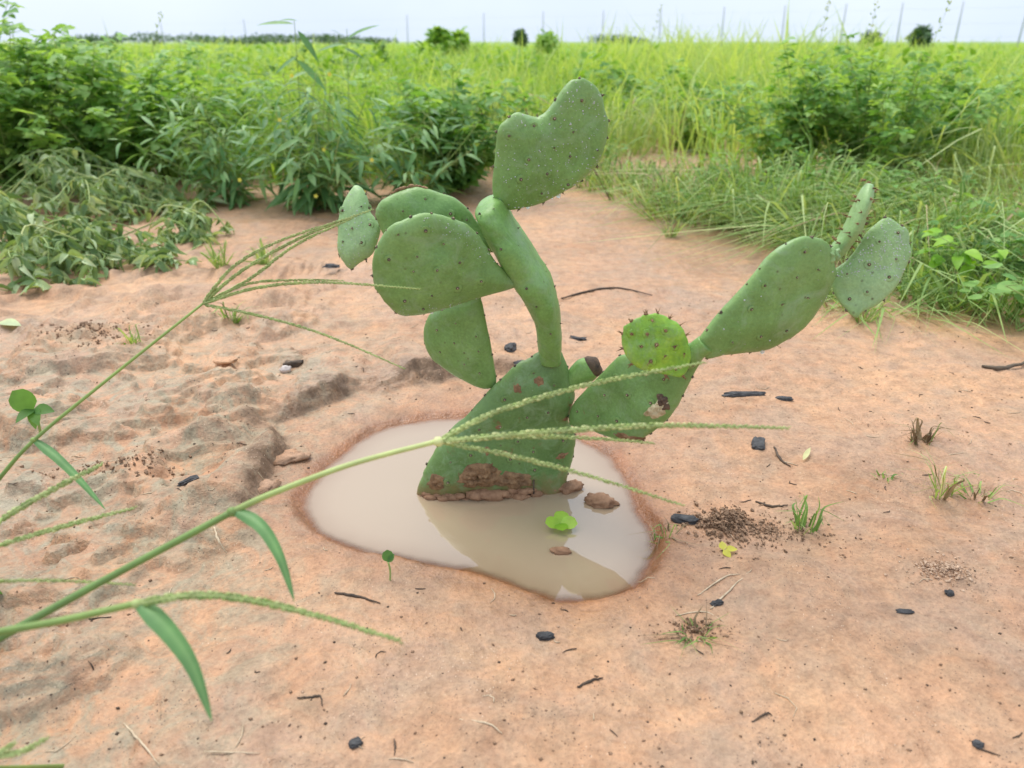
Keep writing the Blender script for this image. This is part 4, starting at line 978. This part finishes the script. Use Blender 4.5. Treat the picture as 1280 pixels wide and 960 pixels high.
# C: arching spike low at the front
rt = root(.03, -.08); gC = thing('grass_plant', rt, 'grass stem bending into one thick arched green spike with a hanging leaf', 'grass', 'grass stems arching over the soil')
culm(gC, [rt - Vector((0, 0, .01)), DD(-50,803,.38), DD(0,790,.385), DD(80,775,.39), DD(168,755,.40)], .0022, .0018, .2, .45)
spike(gC, PX([(168,756,.40),(230,745,.40),(300,748,.40),(390,768,.40),(500,801,.40)], 12), .0022, 140, (.3, .8), gap=.0016, sl=.0050)
node_knob(gC, DD(170,755,.40), .0026, .7); blade(gC, [(172,752,.40),(205,780,.395),(240,830,.39),(265,902,.385)], .0056)
# D: spikes entering from the side
for pts, r, lab, rx in (([(0,650,.50),(60,615,.51),(128,580,.52)], .0024, 'stubby grass spike rising over the eroded soil crust', -.05), ([(0,681,.50),(90,655,.51),(168,635,.52)], .0018, 'slim grass spike lying just below the stubby spike', .0),
                        ([(0,726,.46),(80,726,.47),(168,731,.48)], .0009, 'hair-thin grass spike pointing level above the thick stem', .02)):
    rt = root(rx, .02); t = thing('grass_plant', rt, lab, 'grass', 'grass stems arching over the soil'); p0 = DD(*pts[0]); d0 = (DD(*pts[1])-p0)
    culm(t, [rt - Vector((0, 0, .01)), rt.lerp(p0, .45) + Vector((0, 0, .05)), p0 - d0*.35, p0 + d0*.05], .0020, .0012, .2, .6); spike(t, PX(pts, 10), r, 150+int(r*1e5), (.35, .95))
rt = root(.16, -.12); t = thing('grass_plant', rt, 'short pale grass sprig with two tiny spikes low beside the arched spike', 'grass', 'grass stems arching over the soil')
culm(t, [rt - Vector((0, 0, .005)), DD(-40,960,.42), DD(-8,945,.42)], .0016, .0012, .4, .7)
spike(t, PX([(-8,945,.42),(25,940,.42),(60,922,.42)], 8), .0020, 171, (.6, 1)); spike(t, PX([(-8,945,.42),(5,938,.42),(18,928,.42)], 8), .0020, 172, (.6, 1))
mb = MB(); rnd = random.Random(77); gT = thing('grass_tussock', TUS, 'grass tussock from which the arching stems grow', 'grass')
for i in range(46):
    a = rnd.uniform(0, 6.28); b = TUS + Vector((rnd.uniform(-.035, .035), rnd.uniform(-.05, .05), -.004)); d = Vector((-abs(math.cos(a))*.16, math.sin(a)*.15, 0))*rnd.uniform(.3, 1)
    strip(mb, catmull([b, b + d*.4 + Vector((0, 0, .10)), b + d + Vector((0, 0, .12*rnd.uniform(.3, 1)))], 4), .0035, rnd.uniform(.2, .7), rnd=rnd)
mb.build('blades', M['blade'], gT)['kind'] = 'stuff'

# ------------------------------------------------------------------ small things on the soil
def lump(name, px, py, w, ln, hgt, rot, mat, label, cat, seed, rough=.35, z=None, group=None, sink=.25):
    if mat == 'charcoal': w, ln, hgt = w*.85, ln*.9, hgt*.6; sink = .35
    p = GH(px, py) if z is None else G(px, py, z); rnd = random.Random(seed); off = Vector((seed*7.3, seed*1.9, 0)); mb = MB(); cs, sn = math.cos(rot), math.sin(rot); V = []
    for v in ICO3[0]:
        if mat in ('charcoal', 'twig'): v = Vector([math.copysign(abs(c_)**.62, c_) for c_ in v])
        q = v*(1 + rough*mnoise.noise(v*1.4+off) + rough*.6*mnoise.noise(v*3.5+off) + rough*.35*mnoise.noise(v*8+off)); x, y = q.x*ln*.5, q.y*w*.5
        V.append(p + Vector((x*cs-y*sn, x*sn+y*cs, max(q.z, -.8)*hgt*.5 + hgt*(.5-sink))))
    mb.add(V, ICO3[1]); o = mb.build(name, M[mat], None, smooth=(mat != 'charcoal')); return tag(o, label, cat, group)
CH = 'charcoal'
lump('charcoal_piece', 948, 556, .018, .034, .014, 1.2, CH, 'upright-looking flat charcoal chip near the pale torn leaf', 'charcoal', 1, .25)
lump('charcoal_piece', 855, 651, .014, .030, .014, -.25, CH, 'blocky charcoal chip at the puddle shore beside the soil crumbs', 'charcoal', 2, .25)
lump('charcoal_piece', 930, 494, .013, .062, .012, .05, CH, 'long charred stick on the soil behind the flat charcoal chip', 'charcoal', 3, .3)
lump('charcoal_piece', 980, 499, .010, .024, .009, -.2, CH, 'short charred bit at the end of the long charred stick', 'charcoal', 4, .3)
lump('charcoal_piece', 682, 796, .009, .016, .009, .1, CH, 'small charcoal lump on damp soil in front of the puddle', 'charcoal', 5)
lump('charcoal_piece', 444, 930, .009, .010, .009, .6, CH, 'round charcoal lump on open soil below the arched spike', 'charcoal', 6)
lump('charcoal_piece', 896, 755, .007, .013, .008, .4, CH, 'charcoal crumb by the pale straws', 'charcoal', 7)
lump('charcoal_piece', 1187, 742, .007, .009, .007, 0, CH, 'charcoal crumb at the edge of the pale grain patch', 'charcoal', 8)
lump('charcoal_piece', 1131, 765, .006, .017, .005, -.05, CH, 'thin charcoal flake beyond the pale grain patch', 'charcoal', 9)
lump('charcoal_piece', 1222, 931, .007, .008, .006, .3, CH, 'grey charcoal cube on bare open soil', 'charcoal', 10)
lump('charcoal_piece', 638, 437, .018, .032, .022, 1.3, CH, 'charred chunk on the soil behind the cactus base', 'charcoal', 12)
lump('charcoal_piece', 650, 455, .014, .020, .012, .4, CH, 'small charred chunk leaning by the cactus base pad', 'charcoal', 13)
lump('charcoal_piece', 722, 424, .012, .028, .010, -.3, CH, 'crooked dark bark bit behind the curved pad', 'charcoal', 14, .6)
lump('charcoal_piece', 415, 333, .02, .034, .012, .1, CH, 'dark chip on the soil beneath the far-left pad', 'charcoal', 15, .5)
lump('charcoal_piece', 236, 602, .010, .024, .010, .9, CH, 'blue-black chip lodged in the eroded crust', 'charcoal', 16, .4)
lump('shell_fragment', 357, 464, .016, .017, .012, .5, 'shell', 'pale shell fragment with a dark bark bit on it', 'shell', 19, .3)
lump('bark_bit', 370, 457, .010, .028, .010, .1, 'twig', 'dark bark bit touching the pale shell fragment', 'bark', 20, .6)
lump('mud_clod', 750, 629, .022, .034, .012, -.1, 'clod', 'brown mud clod breaking the puddle surface beside the base pad', 'clod', 21, .45, WZ)
lump('mud_clod', 712, 612, .016, .030, .012, .3, 'clod', 'brown mud clod at the foot of the base pad', 'clod', 22, .45, WZ)
lump('mud_clod', 700, 690, .010, .020, .006, -.2, 'clod', 'small mud clod just below the floating clover leaf', 'clod', 23, .45, WZ)
lump('mud_clod', 282, 452, .022, .034, .008, .1, 'soil', 'grey soil lump by the shell fragment', 'clod', 24, .3)
lump('mud_clod', 358, 575, .026, .045, .010, .5, 'soil', 'broken crust lump on the crater rim', 'clod', 25, .5)
lump('mud_clod', 330, 612, .022, .036, .010, .9, 'soil', 'crust lump below the broken lump on the crater rim', 'clod', 26, .5)
def heap(px, py, rx, ry, n, lo, hi, mat, name, label, seed, dome=.006):
    rnd = random.Random(seed); q = G(px, py); mb = MB()
    for i in range(n):
        a, rr = rnd.uniform(0, 6.28), abs(rnd.gauss(0, .7)); x, y = q.x+math.cos(a)*rr*rx, q.y+math.sin(a)*rr*ry; r = lo + (hi-lo)*rnd.random()**2.2
        z = hz(x, y) + dome*max(0, 1-rr)*rnd.random() + r*.3; s = Vector((rnd.uniform(.5, 1.5), rnd.uniform(.5, 1.5), rnd.uniform(.4, 1))); V8 = [Vector((a_, b_, c_)) for a_ in (-1, 1) for b_ in (-1, 1) for c_ in (-1, 1)]; ro = Matrix.Rotation(rnd.uniform(0, 6), 3, Vector((rnd.random(), rnd.random(), 1)))
        mb.add([Vector((x, y, z)) + ro @ Vector((v.x*r*s.x*rnd.uniform(.4, 1), v.y*r*s.y*rnd.uniform(.4, 1), v.z*r*s.z*rnd.uniform(.4, 1))) for v in V8], [(0,1,3,2),(4,6,7,5),(0,4,5,1),(2,3,7,6),(0,2,6,4),(1,5,7,3)])
    return tag(mb.build(name, M[mat], None, False), label, 'crumbs', kind='stuff')
heap(906, 655, .030, .028, 900, .0005, .0026, 'crumb', 'soil_crumbs', 'heap of brown soil crumbs beside the blocky charcoal chip', 1, .010)
heap(1178, 718, .032, .020, 620, .0004, .0016, 'grain', 'pale_grains', 'patch of pale grains on the soil', 2, .003)
heap(960, 665, .07, .04, 500, .0004, .0016, 'crumb', 'soil_crumbs', 'scattered crumbs around the green grass tuft', 3, .002)
heap(868, 786, .028, .016, 160, .0006, .0018, 'crumb', 'soil_crumbs', 'dark mossy crumbs below the pale straws', 4, .003)
heap(110, 425, .09, .06, 500, .0005, .0028, 'crumb', 'soil_crumbs', 'crumbs on the mound of eroded crust', 5, .002)
heap(150, 595, .07, .03, 450, .0004, .0024, 'crumb', 'soil_crumbs', 'crumbs on the crust behind the thick grass stem', 6, .002)
# grit scattered over the soil
def grit(name, n, lo, hi, mat, label, seed):
    g = np.random.default_rng(seed); x = g.uniform(-.75, .85, n); y = .36 + 1.1*g.random(n)**1.4; d = fbm(x*6+seed, y*6, 3)
    k = (g.random(n) < np.clip(.45+1.1*d, .04, 1)) & (sdist(x, y, PUD) > .004); x, y = x[k], y[k]; h = height(x.copy(), y.copy()); n = len(x)
    v0 = np.array([tuple(v) for v in ICO1[0]]) ; f0 = np.array(ICO1[1])
    # octahedra are enough at this size
    v0 = np.array([(1,0,0),(0,1,0),(-1,0,0),(0,-1,0),(0,0,1),(0,0,-1)], float); f0 = np.array([(0,1,4),(1,2,4),(2,3,4),(3,0,4),(1,0,5),(2,1,5),(3,2,5),(0,3,5)])
    r = lo + (hi-lo)*g.random(n)**3; s = g.uniform(.5, 1.4, (n, 1, 3))*r[:, None, None]; a = g.random(n)*6.28; ca, sa = np.cos(a), np.sin(a)
    V = v0[None]*s; Vx = V[..., 0]*ca[:, None]-V[..., 1]*sa[:, None]; Vy = V[..., 0]*sa[:, None]+V[..., 1]*ca[:, None]
    V = np.stack([Vx+x[:, None], Vy+y[:, None], V[..., 2]*.7+h[:, None]+r[:, None]*.2], -1).reshape(-1, 3); F = (f0[None]+6*np.arange(n)[:, None, None]).reshape(-1, 3)
    o = bpy.data.objects.new(name, bulk_mesh(name, V, F, M[mat], {}, False)); COL.objects.link(o); tag(o, label, 'grit', kind='stuff')
grit('dark_grit', 3800, .0003, .0017, 'twig', 'dark bits of organic grit strewn over the soil', 3)
grit('pale_grit', 6000, .0003, .0014, 'grain', 'pale sand grains strewn over the soil', 4)
grit('brown_grit', 7000, .0003, .0018, 'crumb', 'brown soil granules strewn over the soil', 5)
def litter(name, n, lo, hi, r, mat, label, seed):
    rnd = random.Random(seed); mb = MB()
    while n > 0:
        x, y = rnd.uniform(-.7, .8), .36 + 1.0*rnd.random()**1.3
        if float(sdist(np.array([x]), np.array([y]), PUD)[0]) < .01 or rnd.random() > .5 + 1.2*mnoise.noise(Vector((x*5, y*5, seed))): continue
        n -= 1; a = rnd.uniform(0, 6.28); L = rnd.uniform(lo, hi); c = rnd.uniform(-1.3, 1.3); P_ = []
        for k in range(4):
            P_.append(Vector((x, y, hz(x, y) + r*.6 + rnd.uniform(0, r)))); x += math.cos(a)*L/3; y += math.sin(a)*L/3; a += c*rnd.uniform(.2, 1)
        mb.tube(P_, [r*.7, r, r*.8, r*.4], 4)
    tag(mb.build(name, M[mat]), label, 'litter', kind='stuff')
litter('straw_bits', 110, .006, .030, .0005, 'straw', 'fine pale straw and root bits strewn over the soil', 5)
litter('twig_bits', 90, .003, .014, .0006, 'twig', 'short dark twig bits strewn over the soil', 6)
# twigs, straws and rootlets
def twig(name, pts, r, mat, label, cat, seed=1, lift=.0):
    C = catmull([GH(*p[:2]) + Vector((0, 0, r*.7+lift+(p[2] if len(p) > 2 else 0))) for p in pts], 6); rnd = random.Random(seed); n = len(C); mb = MB()
    mb.tube([c + Vector((rnd.uniform(-.4, .4)*r, rnd.uniform(-.4, .4)*r, 0)) for c in C], [r*(1-.6*abs(2*i/(n-1)-.8)) for i in range(n)], 6); return tag(mb.build(name, M[mat]), label, cat)
twig('root_twig', [(702,374),(740,364),(775,361),(815,370)], .0026, 'twig', 'long dark root lying on the soil behind the curved pad', 'twig')
twig('twig', [(419,742),(445,746),(476,755)], .0014, 'twig', 'forked dark twig beside the one-leaf seedling', 'twig')
twig('twig', [(372,873),(390,872),(401,871),(403,883)], .0010, 'twig', 'small hooked twig below the hanging leaf of the arched spike', 'twig')
twig('twig', [(722,860),(738,852),(754,848)], .0013, 'twig', 'dark twig on open soil in front of the small charcoal lump', 'twig')
twig('straw', [(268,660),(274,678),(284,693)], .0012, 'straw', 'bent pale straw between the thick grass stem and the crust', 'straw')
twig('straw', [(888,762),(912,738),(940,712)], .0010, 'straw', 'pale straw pointing from the charcoal crumb towards the grass tuft', 'straw')
twig('straw', [(872,745),(905,722),(925,718)], .0008, 'straw', 'shorter pale straw crossing beside the charcoal crumb', 'straw')
twig('rootlet', [(155,905),(178,930),(200,958)], .0009, 'straw', 'pale rootlet curling below the hanging leaf', 'rootlet')
twig('rootlet', [(575,900),(610,905),(628,918)], .0008, 'straw', 'hair-thin pale rootlet on open soil', 'rootlet')
twig('rootlet', [(255,940),(290,941),(325,942)], .0007, 'straw', 'pale level rootlet near the short grass sprig', 'rootlet')
twig('straw', [(845,770),(880,765),(905,778)], .0007, 'straw', 'fine straw lying across the mossy crumbs', 'straw')
twig('dry_twig', [(1228,460),(1255,462),(1285,452)], .0042, 'dry_', 'dry brown twig at the edge of the pulled grass', 'twig') if 'dry_' in M else twig('dry_twig', [(1228,460),(1255,462),(1290,452)], .0040, 'bark', 'dry brown twig at the edge of the pulled grass', 'twig')
twig('twig', [(945,628),(965,634),(985,632)], .0016, 'twig', 'brown twig between the soil crumbs and the charcoal chip', 'twig')
twig('twig', [(968,560),(975,575),(988,584)], .0018, 'twig', 'dark crooked twig beside the flat charcoal chip', 'twig')
twig('twig', [(30,785),(80,778),(140,772)], .0014, 'twig', 'dark twig lying under the arched grass stem', 'twig')
twig('twig', [(940,903),(958,892),(965,895)], .0008, 'twig', 'thin crooked twig on open bare soil', 'twig')
twig('twig', [(493,925),(494,935),(493,945)], .0008, 'twig', 'short thin twig next to the round charcoal lump', 'twig')
mbp = G(668, 620, WZ); mb = MB(); mb.tube([mbp + Vector((0, 0, -.01)), mbp + Vector((-.001, 0, .010)), mbp + Vector((-.001, .001, .020))], .0009, 5); tag(mb.build('twig', M['twig']), 'tiny upright twig sticking out of the puddle', 'twig')
# small living things
def tuft(px, py, label, n, h, sp, w, seed, tl=(.1, .8), dry=0.):
    return grass_clump('grass_tuft', GH(px, py), label, n, h, sp, w, seed, .3, tl, 'green_grass', foot=.012, dry=dry)
for k_, (tx, ty, tl_) in enumerate(tuft_spots): tuft(tx, ty, tl_, 40, .06, .07, .0016, 80+k_, (.2, 1.), .2)['group'] = 'stray tufts along the grass edge'
tuft(1008, 664, 'fresh green grass tuft beside the soil crumbs', 22, .035, .020, .0012, 61)
tuft(1150, 552, 'dry brown grass tuft on the soil crust', 26, .035, .022, .0013, 62, (.1, .6), .9)
tuft(1178, 618, 'sprawling pale grass tuft with a long stalk', 30, .05, .045, .0010, 63, (.3, 1), .35)
tuft(1222, 622, 'flat dull grass tuft next to the sprawling tuft', 26, .018, .030, .0012, 64, (.1, .7), .3)
tuft(1106, 600, 'tiny green grass tuft halfway to the dry tuft', 10, .014, .010, .0010, 65)
tuft(277, 335, 'green grass tuft on bare soil near the wilted sprig', 34, .07, .04, .0018, 66, (.3, .9))
tuft(332, 330, 'smaller green grass tuft beside the one near the wilted sprig', 28, .05, .04, .0018, 67, (.3, .9))
tuft(290, 402, 'dull grass tuft under the fingered seed head', 26, .035, .04, .0015, 68, (.1, .7), .3)
tuft(168, 432, 'tiny tuft on the eroded mound', 18, .035, .02, .0014, 69)
tuft(868, 792, 'flattened mossy tuft below the pale straws', 34, .012, .030, .0009, 70, (.1, .6), .3)
tuft(833, 668, 'sparse dry tuft at the puddle shore by the blocky charcoal chip', 24, .02, .03, .0008, 71, (.2, .6), .6)
def oneleaf(name, p, label, cat, leaves, mat, stem_h, seed, sr=.0009):
    t = thing(name, p, label, cat); T0 = Matrix.Translation(-Vector(p)); mb = MB()
    e = Vector(p) + Vector((0, 0, stem_h)); mb.tube(catmull([Vector(p) - Vector((0, 0, .004)), Vector(p).lerp(e, .5) + Vector((.0012, 0, 0)), e], 4), sr, 6, .6); mb.build('stem', M['stalk'], t)
    for kind, k, ti, d, upv, sz in leaves:
        o = bpy.data.objects.new('leaf', tm(kind, k, ti, mat)); COL.objects.link(o); o.parent = t; o.matrix_local = T0 @ leaf_matrix(e, Vector(d), Vector(upv), sz)
oneleaf('seedling', GH(487, 725), 'one-leaf seedling on a thin stalk at the near puddle shore', 'seedling', [('round', 0, 0, (-.1, .5, .75), (.1, -1, .5), .011), ('ovate', 0, 0, (.5, .3, .6), (-.2, -1, .5), .009)], 'weed', .020, 1)
oneleaf('floating_clover', G(700, 660, WZ), 'bright lime clover-like sprig standing in the puddle', 'sprig', [('round', 0, 3, (-.9, -.3, .25), (0, -.4, 1), .017), ('round', 1, 4, (.9, -.2, .2), (0, -.4, 1), .018), ('round', 0, 2, (.1, -.9, .1), (0, -.3, 1), .015), ('round', 1, 3, (.2, .9, .4), (0, -.5, 1), .017)], 'lime', .006, 2)
oneleaf('seedling', GH(50, 540), 'broad-leaved seedling standing on the eroded crust', 'seedling', [('round', 1, 1, (-.5, -.2, .8), (.2, -1, .4), .030), ('ovate', 1, 0, (.8, -.2, .1), (0, -.6, 1), .026), ('ovate', 2, 0, (-.2, -.7, .1), (0, -.6, 1), .024), ('ovate', 2, 1, (.4, -.7, -.1), (0, -.6, 1), .024), ('ovate', 2, 2, (.1, -.4, -.3), (0, -.8, 1), .022)], 'weed', .030, 3, .0016)
def fallen(px, py, label, sz, mat, kind, ti, d, seed, name='fallen_leaf'):
    p = GH(px, py) + Vector((0, 0, .003)); o = bpy.data.objects.new(name, tm(kind, 1, ti, mat)); COL.objects.link(o); o.matrix_world = leaf_matrix(p, Vector(d), Vector((.2, -.2, 1)), sz); tag(o, label, 'leaf')
fallen(902, 691, 'small yellow-green fallen leaf below the soil crumbs', .011, 'yellow', 'tri', 1, (1, .1, .15), 1)
fallen(1003, 578, 'pale torn leaf lying by the flat charcoal chip', .030, 'straw_leaf', 'lance', 4, (.6, .8, .25), 2)
fallen(0, 405, 'pale green fallen leaf at the front of the wilted heap', .04, 'wilt', 'ovate', 4, (1, -.2, .1), 3)
